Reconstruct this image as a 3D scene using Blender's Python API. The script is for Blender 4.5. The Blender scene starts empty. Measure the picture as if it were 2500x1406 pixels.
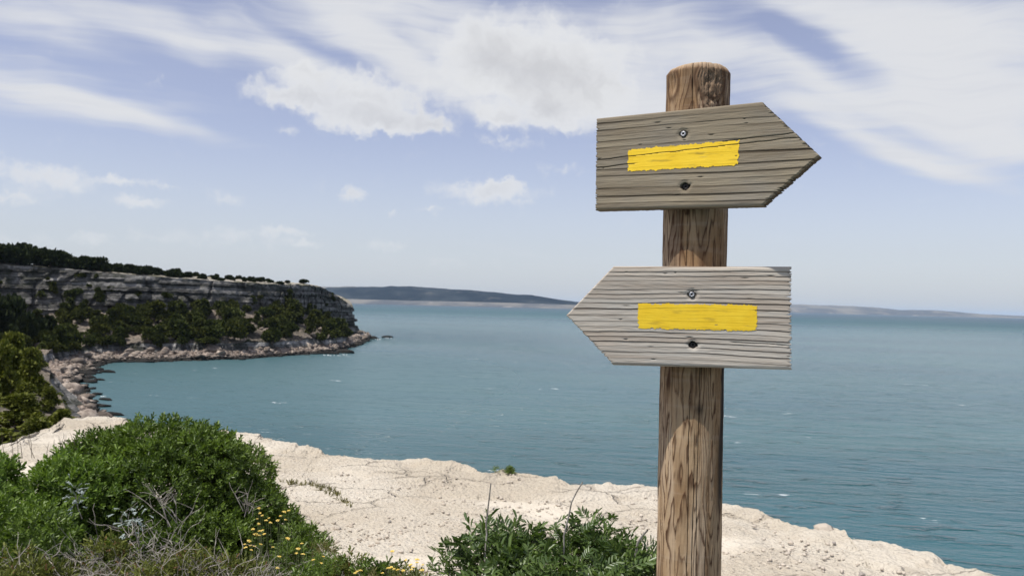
import bpy, math, random
import numpy as np

random.seed(7)
RS = np.random.RandomState(11)
scene = bpy.context.scene
COL = scene.collection
R = math.radians

# ------------------------------------------------------------------ camera
FPX = 2080.0                      # focal length in pixels of the 2500 px wide photograph
CAM = np.array([0.0, 0.0, 1.6])
PITCH, ROLL = R(1.10), R(1.40)
Fw = np.array([0, math.cos(PITCH), math.sin(PITCH)])
U0 = np.array([0, -math.sin(PITCH), math.cos(PITCH)])
R0 = np.array([1.0, 0, 0])
Rc = math.cos(ROLL) * R0 + math.sin(ROLL) * U0
Uc = -math.sin(ROLL) * R0 + math.cos(ROLL) * U0

from mathutils import Matrix, Vector
cam_data = bpy.data.cameras.new('camera')
cam = bpy.data.objects.new('camera', cam_data)
COL.objects.link(cam)
m = Matrix.Identity(4)
for i in range(3):
    m[i][0], m[i][1], m[i][2], m[i][3] = Rc[i], Uc[i], -Fw[i], CAM[i]
cam.matrix_world = m
cam_data.sensor_width = 36.0
cam_data.lens = 36.0 * FPX / 2500.0
cam_data.clip_start = 0.05
cam_data.clip_end = 120000.0
cam_data.dof.use_dof = True
cam_data.dof.focus_distance = 1.63
cam_data.dof.aperture_fstop = 15.0
scene.camera = cam


def ray(px, py):
    return Fw + Rc * (px - 1250.0) / FPX + Uc * (703.0 - py) / FPX


def at(px, py, depth):            # the point seen at a pixel, at a distance along +Y
    d = ray(px, py)
    return CAM + d * (depth / d[1])


def on_z(px, py, z):              # where the line of sight meets a level
    d = ray(px, py)
    return CAM + d * ((z - CAM[2]) / d[2])


def azel(px, py):
    d = ray(px, py)
    d = d / np.linalg.norm(d)
    return math.degrees(math.atan2(d[0], d[1])), math.degrees(math.asin(d[2]))


# ------------------------------------------------------------------ light
SUN_DIR = np.array([-0.33, -0.235, 0.87])
SUN_DIR = SUN_DIR / np.linalg.norm(SUN_DIR)
SUN_EL = math.asin(SUN_DIR[2])
SUN_AZ = math.atan2(SUN_DIR[0], SUN_DIR[1])       # from +Y towards +X
sun_data = bpy.data.lights.new('sun', 'SUN')
sun_data.energy = 4.9
sun_data.angle = R(0.53)
sun_data.color = (1.0, 0.955, 0.89)
sun = bpy.data.objects.new('sun', sun_data)
COL.objects.link(sun)
sun.rotation_euler = Vector(SUN_DIR).to_track_quat('Z', 'Y').to_euler()
sun.location = (-30, -30, 80)

SKY_STRENGTH = 0.13
world = bpy.data.worlds.new('World')
scene.world = world
world.use_nodes = True
try:
    world.cycles.sampling_method = 'MANUAL'
    world.cycles.sample_map_resolution = 512
except Exception:
    pass


class NT:
    """small helper around a node tree"""
    def __init__(self, tree):
        self.t = tree
        self.n = tree.nodes
        self.l = tree.links

    def put(self, sock, val):
        if hasattr(val, 'is_linked') or isinstance(val, bpy.types.NodeSocket):
            self.l.new(val, sock)
        else:
            sock.default_value = val

    def node(self, typ, **props):
        nd = self.n.new(typ)
        for k, v in props.items():
            setattr(nd, k, v)
        return nd

    def math(self, op, a, b=None, c=None, clamp=False):
        nd = self.node('ShaderNodeMath', operation=op, use_clamp=clamp)
        self.put(nd.inputs[0], a)
        if b is not None:
            self.put(nd.inputs[1], b)
        if c is not None:
            self.put(nd.inputs[2], c)
        return nd.outputs[0]

    def vmath(self, op, a, b=None):
        nd = self.node('ShaderNodeVectorMath', operation=op)
        self.put(nd.inputs[0], a)
        if b is not None:
            self.put(nd.inputs[1], b)
        return nd.outputs['Value'] if op in ('LENGTH', 'DOT_PRODUCT') else nd.outputs[0]

    def mapping(self, vec, loc=(0, 0, 0), rot=(0, 0, 0), scale=(1, 1, 1), typ='POINT'):
        nd = self.node('ShaderNodeMapping', vector_type=typ)
        self.put(nd.inputs['Vector'], vec)
        nd.inputs['Location'].default_value = loc
        nd.inputs['Rotation'].default_value = rot
        nd.inputs['Scale'].default_value = scale
        return nd.outputs[0]

    def noise(self, vec, scale=5.0, detail=4.0, rough=0.55, dist=0.0, out=0, lac=2.0):
        nd = self.node('ShaderNodeTexNoise')
        if vec is not None:
            self.put(nd.inputs['Vector'], vec)
        nd.inputs['Scale'].default_value = scale
        nd.inputs['Detail'].default_value = detail
        nd.inputs['Roughness'].default_value = rough
        nd.inputs['Lacunarity'].default_value = lac
        nd.inputs['Distortion'].default_value = dist
        return nd.outputs[out]

    def voro(self, vec, scale=5.0, feature='F1', out='Distance', rnd=1.0):
        nd = self.node('ShaderNodeTexVoronoi', feature=feature)
        self.put(nd.inputs['Vector'], vec)
        nd.inputs['Scale'].default_value = scale
        nd.inputs['Randomness'].default_value = rnd
        return nd.outputs[out]

    def ramp(self, fac, stops, interp='LINEAR'):
        nd = self.node('ShaderNodeValToRGB')
        cr = nd.color_ramp
        cr.interpolation = interp
        while len(cr.elements) < len(stops):
            cr.elements.new(0.5)
        for e, (p, c) in zip(cr.elements, stops):
            e.position = p
            e.color = c if len(c) == 4 else (*c, 1)
        self.put(nd.inputs[0], fac)
        return nd.outputs[0]

    def smooth(self, val, a, b):
        nd = self.node('ShaderNodeMapRange', interpolation_type='SMOOTHSTEP')
        self.put(nd.inputs[0], val)
        nd.inputs[1].default_value = a
        nd.inputs[2].default_value = b
        return nd.outputs[0]

    def mixc(self, fac, a, b, blend='MIX'):
        nd = self.node('ShaderNodeMix', data_type='RGBA', blend_type=blend)
        self.put(nd.inputs[0], fac)
        for s, v in ((nd.inputs[6], a), (nd.inputs[7], b)):
            if isinstance(v, tuple) and len(v) == 3:
                v = (*v, 1)
            self.put(s, v)
        return nd.outputs[2]

    def attr(self, name, out='Fac'):
        nd = self.node('ShaderNodeAttribute')
        nd.attribute_name = name
        return nd.outputs[out]

    def bump(self, height, strength=0.5, distance=0.01, normal=None):
        nd = self.node('ShaderNodeBump')
        self.put(nd.inputs['Height'], height)
        nd.inputs['Strength'].default_value = strength
        nd.inputs['Distance'].default_value = distance
        if normal is not None:
            self.put(nd.inputs['Normal'], normal)
        return nd.outputs[0]


def build_world():
    w = NT(world.node_tree)
    w.n.clear()
    out = w.node('ShaderNodeOutputWorld')
    bg = w.node('ShaderNodeBackground')
    bg.inputs['Strength'].default_value = SKY_STRENGTH
    w.l.new(bg.outputs[0], out.inputs[0])
    sky = w.node('ShaderNodeTexSky')
    sky.sky_type = 'NISHITA'
    sky.sun_disc = False
    sky.sun_elevation = SUN_EL
    sky.sun_rotation = SUN_AZ
    sky.altitude = 20
    sky.air_density = 1.0
    sky.dust_density = 1.1
    sky.ozone_density = 2.0
    # the photograph's sky: pale, a little violet
    hsv = w.node('ShaderNodeHueSaturation')
    hsv.inputs['Hue'].default_value = 0.512
    hsv.inputs['Saturation'].default_value = 0.66
    hsv.inputs['Value'].default_value = 1.0
    w.l.new(sky.outputs[0], hsv.inputs['Color'])
    base = w.mixc(1.0, hsv.outputs[0], (1.01, 0.99, 1.07), 'MULTIPLY')

    # the palest air lies along the horizon
    tc = w.node('ShaderNodeTexCoord')
    d = w.vmath('NORMALIZE', tc.outputs['Generated'])
    sx = w.node('ShaderNodeSeparateXYZ')
    w.l.new(d, sx.inputs[0])
    az = w.math('MULTIPLY', w.math('ARCTAN2', sx.outputs[0], sx.outputs[1]), 57.29578)
    el = w.math('MULTIPLY', w.math('ARCSINE', sx.outputs[2]), 57.29578)
    cx = w.node('ShaderNodeCombineXYZ')
    w.l.new(az, cx.inputs[0])
    w.l.new(el, cx.inputs[1])
    cx.inputs[2].default_value = 1.0           # keeps sums of az, el and a constant in one product
    P = cx.outputs[0]                          # direction in degrees
    PXD = 2080.0 / 57.29578                    # photograph pixels per degree

    def blobs(vec, items):
        acc = None
        for (px, py, lx, ly, ang, s) in items:
            a, e = azel(px, py)
            th = R(-ang - 1.4)
            kx, ky = PXD / lx, PXD / ly
            cs, sn = math.cos(th), math.sin(th)
            uu = w.vmath('DOT_PRODUCT', vec, (cs * kx, sn * kx, -(cs * a + sn * e) * kx))
            vv = w.vmath('DOT_PRODUCT', vec, (-sn * ky, cs * ky, -(-sn * a + cs * e) * ky))
            r2 = w.math('MULTIPLY_ADD', vv, vv, w.math('MULTIPLY', uu, uu))
            g = w.math('SUBTRACT', 1.0, w.math('SQRT', r2), clamp=True)
            acc = w.math('MULTIPLY_ADD', g, s, acc if acc is not None else 0.0)
        return acc

    # warped coordinates
    wn = w.noise(P, 0.16, 1, 0.5, out=1)
    warp = w.vmath('MULTIPLY', w.vmath('SUBTRACT', wn, (0.5, 0.5, 0.5)), (1.7, 1.7, 0.0))
    P1 = w.vmath('ADD', P, warp)
    # --- high streaks
    Ps = w.mapping(P1, rot=(0, 0, R(14)), scale=(0.050, 0.50, 1))
    n1 = w.noise(Ps, 1.0, 4, 0.58, 0.15)
    Pf = w.mapping(P1, rot=(0, 0, R(18)), scale=(0.10, 1.5, 1))
    n2 = w.noise(Pf, 1.0, 3, 0.62, 0.15)
    n3 = w.noise(P1, 0.30, 2, 0.55)
    streak = [
        (100, 40, 640, 120, 9, .95), (500, 95, 560, 70, 15, .60), (860, 50, 640, 190, 12, .82), (760, 150, 330, 60, 20, .45),
        (100, 195, 560, 110, 8, .50), (330, 282, 560, 36, 8, .75), (60, 240, 300, 50, 8, .35), (480, 240, 420, 90, 6, .30),
        (1250, 40, 620, 200, 5, .60), (1600, 190, 520, 190, 8, .62), (2050, 40, 700, 170, 10, .85), (2330, 190, 520, 210, 16, 1.0),
        (1050, 170, 330, 80, 22, .55), (1120, 245, 260, 60, 30, .45),
        (2130, 350, 420, 50, 24, .55), (2270, 405, 400, 42, 17, .55), (2450, 330, 330, 90, 20, .55), (2080, 250, 420, 80, 18, .5),
        (1650, 280, 330, 70, 12, .45), (1450, 260, 330, 120, 8, .45),
        (1900, 70, 260, 60, 14, -.75), (2010, 135, 200, 50, 32, -.75), (990, 95, 150, 42, 22, -.55), (780, 118, 220, 26, 20, -.5),
        (450, 185, 460, 70, 10, -.55), (1080, 235, 120, 40, 20, -.25), (640, 330, 330, 60, 6, -.4), (120, 135, 320, 42, 8, -.5), (1130, 345, 330, 70, 5, -.5), (600, 150, 150, 40, 14, -.35), (1750, 330, 500, 60, 8, -.25),
    ]
    s_mask = blobs(P1, streak)
    s_field = w.math('ADD', w.math('ADD', w.math('MULTIPLY', n1, 1.15), w.math('MULTIPLY', n2, 0.50)), w.math('MULTIPLY', n3, 0.30))
    # beyond the frame the same broken streaks go on
    s_gen = w.math('MULTIPLY', w.smooth(el, 6.0, 26.0), 0.42)
    inside = w.math('MULTIPLY', w.smooth(w.math('ABSOLUTE', az), 44.0, 34.0), w.smooth(el, 30.0, 23.0))
    s_cov = w.math('ADD', s_mask, w.math('MULTIPLY', s_gen, w.math('SUBTRACT', 1.0, inside)))
    s_sum = w.math('ADD', s_field, s_cov)
    s_den = w.math('MULTIPLY', w.smooth(s_sum, 1.12, 1.98), 0.95)
    # --- cumulus
    cn = w.noise(P, 0.55, 4, 0.60, out=1)
    cw = w.vmath('MULTIPLY', w.vmath('SUBTRACT', cn, (0.5, 0.5, 0.5)), (2.6, 2.6, 0.0))
    P2 = w.vmath('ADD', P, cw)
    puffs = [
        (1310, 170, 330, 170, 4, 1.5), (1180, 130, 150, 100, 0, .7), (1400, 230, 190, 110, 10, .7), (1220, 290, 110, 40, 8, .85), (1360, 280, 80, 42, 0, .6),
        (880, 240, 260, 95, 2, 1.35), (690, 235, 130, 45, 0, .95), (740, 180, 90, 30, 0, .6), (930, 300, 210, 42, 0, 1.0), (1060, 300, 60, 36, 0, .7),
        (1190, 470, 230, 46, 0, 1.05), (1230, 452, 90, 34, 0, .6), (1050, 513, 60, 16, 0, .7), (868, 476, 66, 28, 5, .95), (955, 520, 34, 12, 0, .5),
        (120, 432, 190, 48, 3, 1.0), (300, 443, 90, 20, 0, .8), (345, 493, 110, 20, 0, .85), (30, 478, 130, 30, 0, .85), (550, 490, 80, 34, 0, .55), (400, 452, 60, 14, 0, .5),
        (700, 566, 110, 22, 0, .85), (742, 598, 70, 18, 0, .9), (560, 578, 300, 46, 0, .50), (222, 583, 70, 28, 0, .7), (940, 598, 110, 26, 0, .62), (360, 580, 160, 24, 0, .4),
        (60, 590, 160, 24, 0, .4), (1240, 348, 120, 30, 2, .55), (1380, 412, 90, 22, 0, .5), (705, 323, 44, 20, 0, .55), (1080, 640, 260, 30, 0, .32),
    ]
    cn3 = w.noise(P, 1.1, 3, 0.62, out=1)
    cw3 = w.vmath('MULTIPLY', w.vmath('SUBTRACT', cn3, (0.5, 0.5, 0.5)), (1.5, 1.5, 0.0))
    P3 = w.vmath('ADD', P, cw3)
    c_mask = w.math('ADD', blobs(P2, puffs[:10]), blobs(P3, [(a, b_, c_ * .85, d_ * .85, e_, f_) for a, b_, c_, d_, e_, f_ in puffs[10:]]))
    cf = w.noise(P2, 0.8, 5, 0.56)
    c_gen = w.math('MULTIPLY', w.math('MULTIPLY', w.smooth(w.noise(P, 0.09, 2, 0.5), 0.56, 0.70), w.smooth(el, 2.0, 9.0)), w.math('SUBTRACT', 1.0, inside))
    c_sum = w.math('ADD', w.math('ADD', c_mask, c_gen), w.math('MULTIPLY', w.math('SUBTRACT', cf, 0.5), 1.25))
    c_den = w.math('MULTIPLY', w.smooth(c_sum, 0.10, 0.95), 0.90)
    # colour: white rims, greyer cores; further clouds fade into the pale air
    deep = w.smooth(w.math('ADD', c_sum, w.math('MULTIPLY', w.math('SUBTRACT', w.noise(P, 0.22, 1, 0.5), 0.5), 1.2)), 0.6, 2.1)
    K = 1.0 / SKY_STRENGTH
    c_col = w.mixc(deep, (0.79 * K, 0.80 * K, 0.82 * K), (0.60 * K, 0.605 * K, 0.63 * K))
    s_col = w.mixc(w.smooth(s_sum, 1.2, 2.2), (0.70 * K, 0.725 * K, 0.785 * K), (0.755 * K, 0.765 * K, 0.79 * K))
    s_col = w.mixc(w.math('MULTIPLY', w.smooth(n2, 0.45, 0.75), 0.45), s_col, (0.66 * K, 0.68 * K, 0.735 * K))
    fade = w.smooth(el, 0.0, 11.0)
    c_den = w.math('MULTIPLY', c_den, w.math('MULTIPLY_ADD', fade, 0.55, 0.45))
    base = w.mixc(w.math('MULTIPLY', w.smooth(el, 12.0, -1.0), 0.62), base, (0.655 * K, 0.705 * K, 0.775 * K))
    col = w.mixc(s_den, base, s_col)
    col = w.mixc(c_den, col, c_col)
    w.l.new(col, bg.inputs['Color'])


build_world()

# exposure
vs = scene.view_settings
scene.display_settings.display_device = 'sRGB'
vs.view_transform = 'Standard'
vs.look = 'None'
vs.exposure = 0.0
vs.gamma = 1.0
vs.use_curve_mapping = False
scene.render.engine = 'CYCLES'
scene.cycles.use_denoising = True
scene.cycles.use_adaptive_sampling = True
scene.cycles.adaptive_threshold = 0.015
scene.cycles.max_bounces = 4
scene.cycles.diffuse_bounces = 2
scene.cycles.glossy_bounces = 2
scene.cycles.transmission_bounces = 4
scene.cycles.transparent_max_bounces = 6
scene.cycles.volume_bounces = 1
scene.cycles.sample_clamp_indirect = 6.0


# ------------------------------------------------------------------ helpers
def fade5(t):
    return t * t * t * (t * (t * 6 - 15) + 10)


_perm = np.random.RandomState(3).permutation(512)
_perm = np.concatenate([_perm, _perm, _perm])
_g3 = np.random.RandomState(5).normal(size=(512, 3))
_g3 /= np.linalg.norm(_g3, axis=1)[:, None]


def pnoise(x, y, z=0.0):
    """gradient noise, about -1..1"""
    x, y, z = np.broadcast_arrays(np.asarray(x, float), np.asarray(y, float), np.asarray(z, float))
    xi, yi, zi = np.floor(x).astype(int), np.floor(y).astype(int), np.floor(z).astype(int)
    xf, yf, zf = x - xi, y - yi, z - zi
    u, v, w = fade5(xf), fade5(yf), fade5(zf)
    xi, yi, zi = xi % 512, yi % 512, zi % 512
    res = 0
    for dx in (0, 1):
        for dy in (0, 1):
            for dz in (0, 1):
                h = _perm[_perm[_perm[xi + dx] + yi + dy] + zi + dz]
                g = _g3[h]
                dot = g[..., 0] * (xf - dx) + g[..., 1] * (yf - dy) + g[..., 2] * (zf - dz)
                res = res + dot * (u if dx else 1 - u) * (v if dy else 1 - v) * (w if dz else 1 - w)
    return res * 1.5


def fbm(x, y, z=0.0, octv=4, gain=0.5, lac=2.03):
    a, s, f = 1.0, 0.0, 1.0
    for i in range(octv):
        s = s + a * pnoise(np.asarray(x) * f + 17.3 * i, np.asarray(y) * f + 5.1 * i, np.asarray(z) * f + 9.7 * i)
        a *= gain
        f *= lac
    return s


def sstep(a, b, x):
    t = np.clip((np.asarray(x, float) - a) / (b - a), 0, 1)
    return t * t * (3 - 2 * t)


def mesh_arrays(name, V, F, smooth=False, mat=None, attrs=None):
    """mesh from vertex array and one or several face arrays of equal corner counts"""
    me = bpy.data.meshes.new(name)
    V = np.asarray(V, np.float32).reshape(-1, 3)
    Fs = F if isinstance(F, (list, tuple)) else [F]
    Fs = [np.asarray(f, np.int32) for f in Fs if len(f)]
    loops = np.concatenate([f.ravel() for f in Fs])
    cnt = np.concatenate([np.full(len(f), f.shape[1], np.int32) for f in Fs])
    starts = np.concatenate([[0], np.cumsum(cnt)[:-1]]).astype(np.int32)
    me.vertices.add(len(V))
    me.vertices.foreach_set('co', V.ravel())
    me.loops.add(len(loops))
    me.loops.foreach_set('vertex_index', loops)
    me.polygons.add(len(cnt))
    me.polygons.foreach_set('loop_start', starts)
    me.polygons.foreach_set('loop_total', cnt)
    if smooth:
        me.polygons.foreach_set('use_smooth', np.ones(len(cnt), bool))
    if attrs:
        for k, a in attrs.items():
            at_ = me.attributes.new(k, 'FLOAT', 'POINT')
            at_.data.foreach_set('value', np.asarray(a, np.float32).ravel())
    me.update(calc_edges=True)
    me.validate()
    if mat is not None:
        me.materials.append(mat)
    return me


def link(name, me, parent=None, loc=None, rot=None, scale=None):
    o = bpy.data.objects.new(name, me)
    COL.objects.link(o)
    if parent is not None:
        o.parent = parent
    if loc is not None:
        o.location = [float(c) for c in loc]
    if rot is not None:
        o.rotation_euler = rot
    if scale is not None:
        o.scale = scale if hasattr(scale, '__len__') else (scale, scale, scale)
    return o


def tag(o, label=None, cat=None, group=None, kind=None):
    if label:
        o['label'] = label
    if cat:
        o['category'] = cat
    if group:
        o['group'] = group
    if kind:
        o['kind'] = kind
    return o


def grid_faces(nr, nc, wrap=False):
    r = np.arange(nr - 1)[:, None]
    c = np.arange(nc if wrap else nc - 1)[None, :]
    c2 = (c + 1) % nc
    a = r * nc + c
    b = r * nc + c2
    d = (r + 1) * nc + c
    e = (r + 1) * nc + c2
    return np.stack([a, b, e, d], -1).reshape(-1, 4)


class Acc:
    """collects geometry (quads and triangles) into one mesh"""
    def __init__(self):
        self.V, self.Q, self.T, self.n = [], [], [], 0

    def add(self, V, Q=None, T=None):
        V = np.asarray(V, float).reshape(-1, 3)
        if Q is not None and len(Q):
            self.Q.append(np.asarray(Q, int) + self.n)
        if T is not None and len(T):
            self.T.append(np.asarray(T, int) + self.n)
        self.V.append(V)
        self.n += len(V)

    def tube(self, pts, rad, sides=5):
        pts = np.asarray(pts, float)
        n = len(pts)
        rad = np.broadcast_to(np.asarray(rad, float), (n,))
        tan = np.gradient(pts, axis=0)
        tan /= np.linalg.norm(tan, axis=1)[:, None] + 1e-9
        ref = np.array([0.31, 0.95, 0.12])
        a = np.cross(tan, ref)
        a /= np.linalg.norm(a, axis=1)[:, None] + 1e-9
        b = np.cross(tan, a)
        th = np.arange(sides) * 2 * math.pi / sides
        V = pts[:, None, :] + rad[:, None, None] * (np.cos(th)[None, :, None] * a[:, None, :] + np.sin(th)[None, :, None] * b[:, None, :])
        self.add(V, grid_faces(n, sides, True))

    def mesh(self, name, mat=None, smooth=False):
        V = np.concatenate(self.V)
        F = []
        if self.Q:
            F.append(np.concatenate(self.Q))
        if self.T:
            F.append(np.concatenate(self.T))
        return mesh_arrays(name, V, F, smooth, mat)


def leaf_geo(P, D, N, L, W, fold=0.25, droop=0.15, wide=0.5):
    """one folded, pointed leaf for every row: base point, direction, normal, length, width"""
    P, D, N = (np.asarray(a, float) for a in (P, D, N))
    n = len(P)
    L = np.broadcast_to(np.asarray(L, float), (n,))[:, None]
    W = np.broadcast_to(np.asarray(W, float), (n,))[:, None]
    D = D / (np.linalg.norm(D, axis=1)[:, None] + 1e-9)
    S = np.cross(D, N)
    S /= np.linalg.norm(S, axis=1)[:, None] + 1e-9
    N = np.cross(S, D)
    f = fold * W
    v0 = P
    l1 = P + D * L * (wide - .22) + S * W * .42 + N * f * .8
    l2 = P + D * L * (wide + .22) + S * W * .46 + N * (f - droop * L * .4)
    tp = P + D * L + N * (-droop * L)
    r2 = P + D * L * (wide + .22) - S * W * .46 + N * (f - droop * L * .4)
    r1 = P + D * L * (wide - .22) - S * W * .42 + N * f * .8
    V = np.stack([v0, l1, l2, tp, r2, r1], 1).reshape(-1, 3)
    b = np.arange(n)[:, None] * 6
    Q = np.concatenate([b + np.array([[0, 3, 2, 1]]), b + np.array([[0, 5, 4, 3]])])
    return V, Q


def unit(v):
    v = np.asarray(v, float)
    return v / (np.linalg.norm(v, axis=-1, keepdims=True) + 1e-9)


def rand_unit(n, rs=RS):
    return unit(rs.normal(size=(n, 3)))


SEA_Z = -13.4
# ------------------------------------------------------------------ materials
def new_mat(name):
    mt = bpy.data.materials.new(name)
    mt.use_nodes = True
    t = NT(mt.node_tree)
    bsdf = next(n for n in t.n if n.type == 'BSDF_PRINCIPLED')
    return mt, t, bsdf


def obj_coord(t):
    return t.node('ShaderNodeTexCoord').outputs['Object']


def geo_pos(t):
    return t.node('ShaderNodeNewGeometry').outputs['Position']


def mat_leaf(name, dark, light, translucent=0.3, rough=0.45, spec=0.35, warm=None, tint=0.0):
    mt, t, b = new_mat(name)
    g = t.node('ShaderNodeNewGeometry')
    rnd = g.outputs['Random Per Island']
    n = t.noise(g.outputs['Position'], 1.7, 3, 0.6)
    f = t.math('ADD', t.math('MULTIPLY', rnd, 0.62), t.math('MULTIPLY', t.math('SUBTRACT', n, 0.3), 0.9), clamp=True)
    c = t.mixc(f, dark, light)
    if warm:
        c = t.mixc(t.math('GREATER_THAN', rnd, 0.93), c, warm)
    oi = t.node('ShaderNodeObjectInfo')
    c = t.mixc(t.math('MULTIPLY', oi.outputs['Random'], tint), c, tuple(0.5 * (a + b_) * k for a, b_, k in zip(dark, light, (1.25, 1.0, 0.7))))
    t.put(b.inputs['Base Color'], c)
    b.inputs['Roughness'].default_value = rough
    b.inputs['Specular IOR Level'].default_value = spec
    tr = t.node('ShaderNodeBsdfTranslucent')
    t.put(tr.inputs['Color'], t.mixc(1.0, c, (1.25, 1.35, 0.6), 'MULTIPLY'))
    mx = t.node('ShaderNodeMixShader')
    mx.inputs[0].default_value = translucent
    t.l.new(b.outputs[0], mx.inputs[1])
    t.l.new(tr.outputs[0], mx.inputs[2])
    out = next(n for n in t.n if n.type == 'OUTPUT_MATERIAL')
    t.l.new(mx.outputs[0], out.inputs[0])
    return mt


def mat_plain(name, c1, c2, scale=20.0, rough=0.8, bump=0.0, spec=0.3):
    mt, t, b = new_mat(name)
    p = obj_coord(t)
    n = t.noise(p, scale, 5, 0.6)
    t.put(b.inputs['Base Color'], t.mixc(t.smooth(n, 0.3, 0.7), c1, c2))
    b.inputs['Roughness'].default_value = rough
    b.inputs['Specular IOR Level'].default_value = spec
    if bump:
        t.put(b.inputs['Normal'], t.bump(n, 0.7, bump))
    return mt


def mat_limestone_ground():
    mt, t, b = new_mat('pale_limestone')
    p = geo_pos(t)
    big = t.noise(p, 0.55, 4, 0.55)
    mid = t.noise(p, 4.5, 5, 0.6)
    fine = t.noise(p, 42.0, 4, 0.65)
    grit = t.voro(p, 26.0)
    c = t.mixc(t.smooth(big, 0.36, 0.62), (0.455, 0.400, 0.315), (0.545, 0.495, 0.41))
    c = t.mixc(t.math('MULTIPLY', t.smooth(mid, 0.45, 0.75), 0.5), c, (0.43, 0.365, 0.28))
    c = t.mixc(t.math('MULTIPLY', t.smooth(fine, 0.52, 0.75), 0.55), c, (0.64, 0.595, 0.515))
    c = t.mixc(t.math('MULTIPLY', t.smooth(t.noise(p, 13.0, 3, 0.7), 0.62, 0.72), 0.5), c, (0.26, 0.215, 0.165))
    sand = t.attr('sand')
    pits = t.math('MULTIPLY', t.smooth(t.voro(p, 34.0), 0.20, 0.06), t.smooth(t.noise(p, 3.0, 3, 0.6), 0.42, 0.62))
    c = t.mixc(t.math('MULTIPLY', pits, 0.55), c, (0.22, 0.18, 0.135))
    wob = t.vmath('ADD', p, t.vmath('MULTIPLY', t.noise(p, 2.2, 4, 0.6, out=1), (0.35, 0.35, 0.35)))
    ck = t.math('MULTIPLY', t.smooth(t.voro(t.mapping(wob, scale=(0.9, 1.6, 1)), 0.9, 'DISTANCE_TO_EDGE'), 0.022, 0.004), t.smooth(t.noise(p, 0.9, 3, 0.5), 0.46, 0.58))
    c = t.mixc(t.math('MULTIPLY', ck, 0.35), c, (0.20, 0.165, 0.125))
    c = t.mixc(t.math('MULTIPLY', sand, 0.6), c, (0.61, 0.555, 0.46))
    t.put(b.inputs['Base Color'], c)
    b.inputs['Roughness'].default_value = 0.95
    b.inputs['Specular IOR Level'].default_value = 0.1
    h = t.math('ADD', t.math('MULTIPLY', fine, 0.5), t.math('MULTIPLY', grit, 0.55))
    h = t.math('ADD', h, t.math('MULTIPLY', mid, 0.7))
    h = t.math('SUBTRACT', h, t.math('ADD', t.math('MULTIPLY', pits, 0.6), t.math('MULTIPLY', ck, 1.0)))
    h = t.math('MULTIPLY', h, t.math('SUBTRACT', 1.0, t.math('MULTIPLY', sand, 0.6)))
    t.put(b.inputs['Normal'], t.bump(h, 0.9, 0.045))
    return mt


def mat_headland():
    mt, t, b = new_mat('headland_rock')
    g = t.node('ShaderNodeNewGeometry')
    p = g.outputs['Position']
    sep = t.node('ShaderNodeSeparateXYZ')
    t.l.new(p, sep.inputs[0])
    z = sep.outputs[2]
    zone = t.attr('zone')
    n_big = t.noise(p, 0.06, 5, 0.6)
    n_mid = t.noise(p, 0.35, 5, 0.65)
    n_fine = t.noise(p, 1.6, 4, 0.65)
    strata = t.noise(t.mapping(p, scale=(0.03, 0.03, 1.1)), 1.0, 5, 0.65)
    # cliff
    cl = t.mixc(t.smooth(strata, 0.40, 0.66), (0.085, 0.084, 0.082), (0.36, 0.35, 0.34))
    cl = t.mixc(t.math('MULTIPLY', t.smooth(n_mid, 0.46, 0.62), 0.75), cl, (0.035, 0.036, 0.030))
    veg = t.smooth(t.noise(t.mapping(p, scale=(0.11, 0.11, 0.16)), 1.0, 5, 0.62), 0.52, 0.62)
    cl = t.mixc(t.math('MULTIPLY', veg, 0.65), cl, (0.018, 0.022, 0.010))
    cl = t.mixc(t.math('MULTIPLY', t.smooth(n_fine, 0.58, 0.75), 0.35), cl, (0.40, 0.36, 0.32))
    # scree and soil with low scrub
    so = t.mixc(t.smooth(n_mid, 0.36, 0.60), (0.022, 0.026, 0.012), (0.15, 0.13, 0.11))
    so = t.mixc(t.math('MULTIPLY', t.smooth(n_big, 0.46, 0.62), 0.6), so, (0.022, 0.028, 0.011))
    # rubble beach
    be = t.mixc(t.smooth(n_fine, 0.40, 0.66), (0.20, 0.155, 0.125), (0.48, 0.40, 0.335))
    be = t.mixc(t.math('MULTIPLY', t.smooth(n_mid, 0.42, 0.66), 0.75), be, (0.10, 0.078, 0.065))
    # plateau: rim rock and dry grass
    pl = t.mixc(t.smooth(n_mid, 0.44, 0.6), (0.46, 0.41, 0.32), (0.13, 0.125, 0.06))
    zz = t.math('ADD', zone, t.math('MULTIPLY', t.math('SUBTRACT', n_mid, 0.5), 0.7))
    c = t.mixc(t.smooth(zz, 0.75, 1.15), be, so)
    c = t.mixc(t.smooth(zz, 1.75, 2.1), c, cl)
    c = t.mixc(t.smooth(zone, 2.9, 3.1), c, pl)
    wet = t.math('ADD', z, t.math('MULTIPLY', t.math('SUBTRACT', n_fine, 0.5), 1.2))
    c = t.mixc(t.smooth(wet, -12.45, -12.9), c, (0.022, 0.021, 0.018))
    t.put(b.inputs['Base Color'], c)
    b.inputs['Roughness'].default_value = 0.9
    b.inputs['Specular IOR Level'].default_value = 0.15
    h = t.math('ADD', t.math('MULTIPLY', n_fine, 0.6), t.math('MULTIPLY', strata, 1.2))
    t.put(b.inputs['Normal'], t.bump(h, 1.0, 0.6))
    return mt


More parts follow.
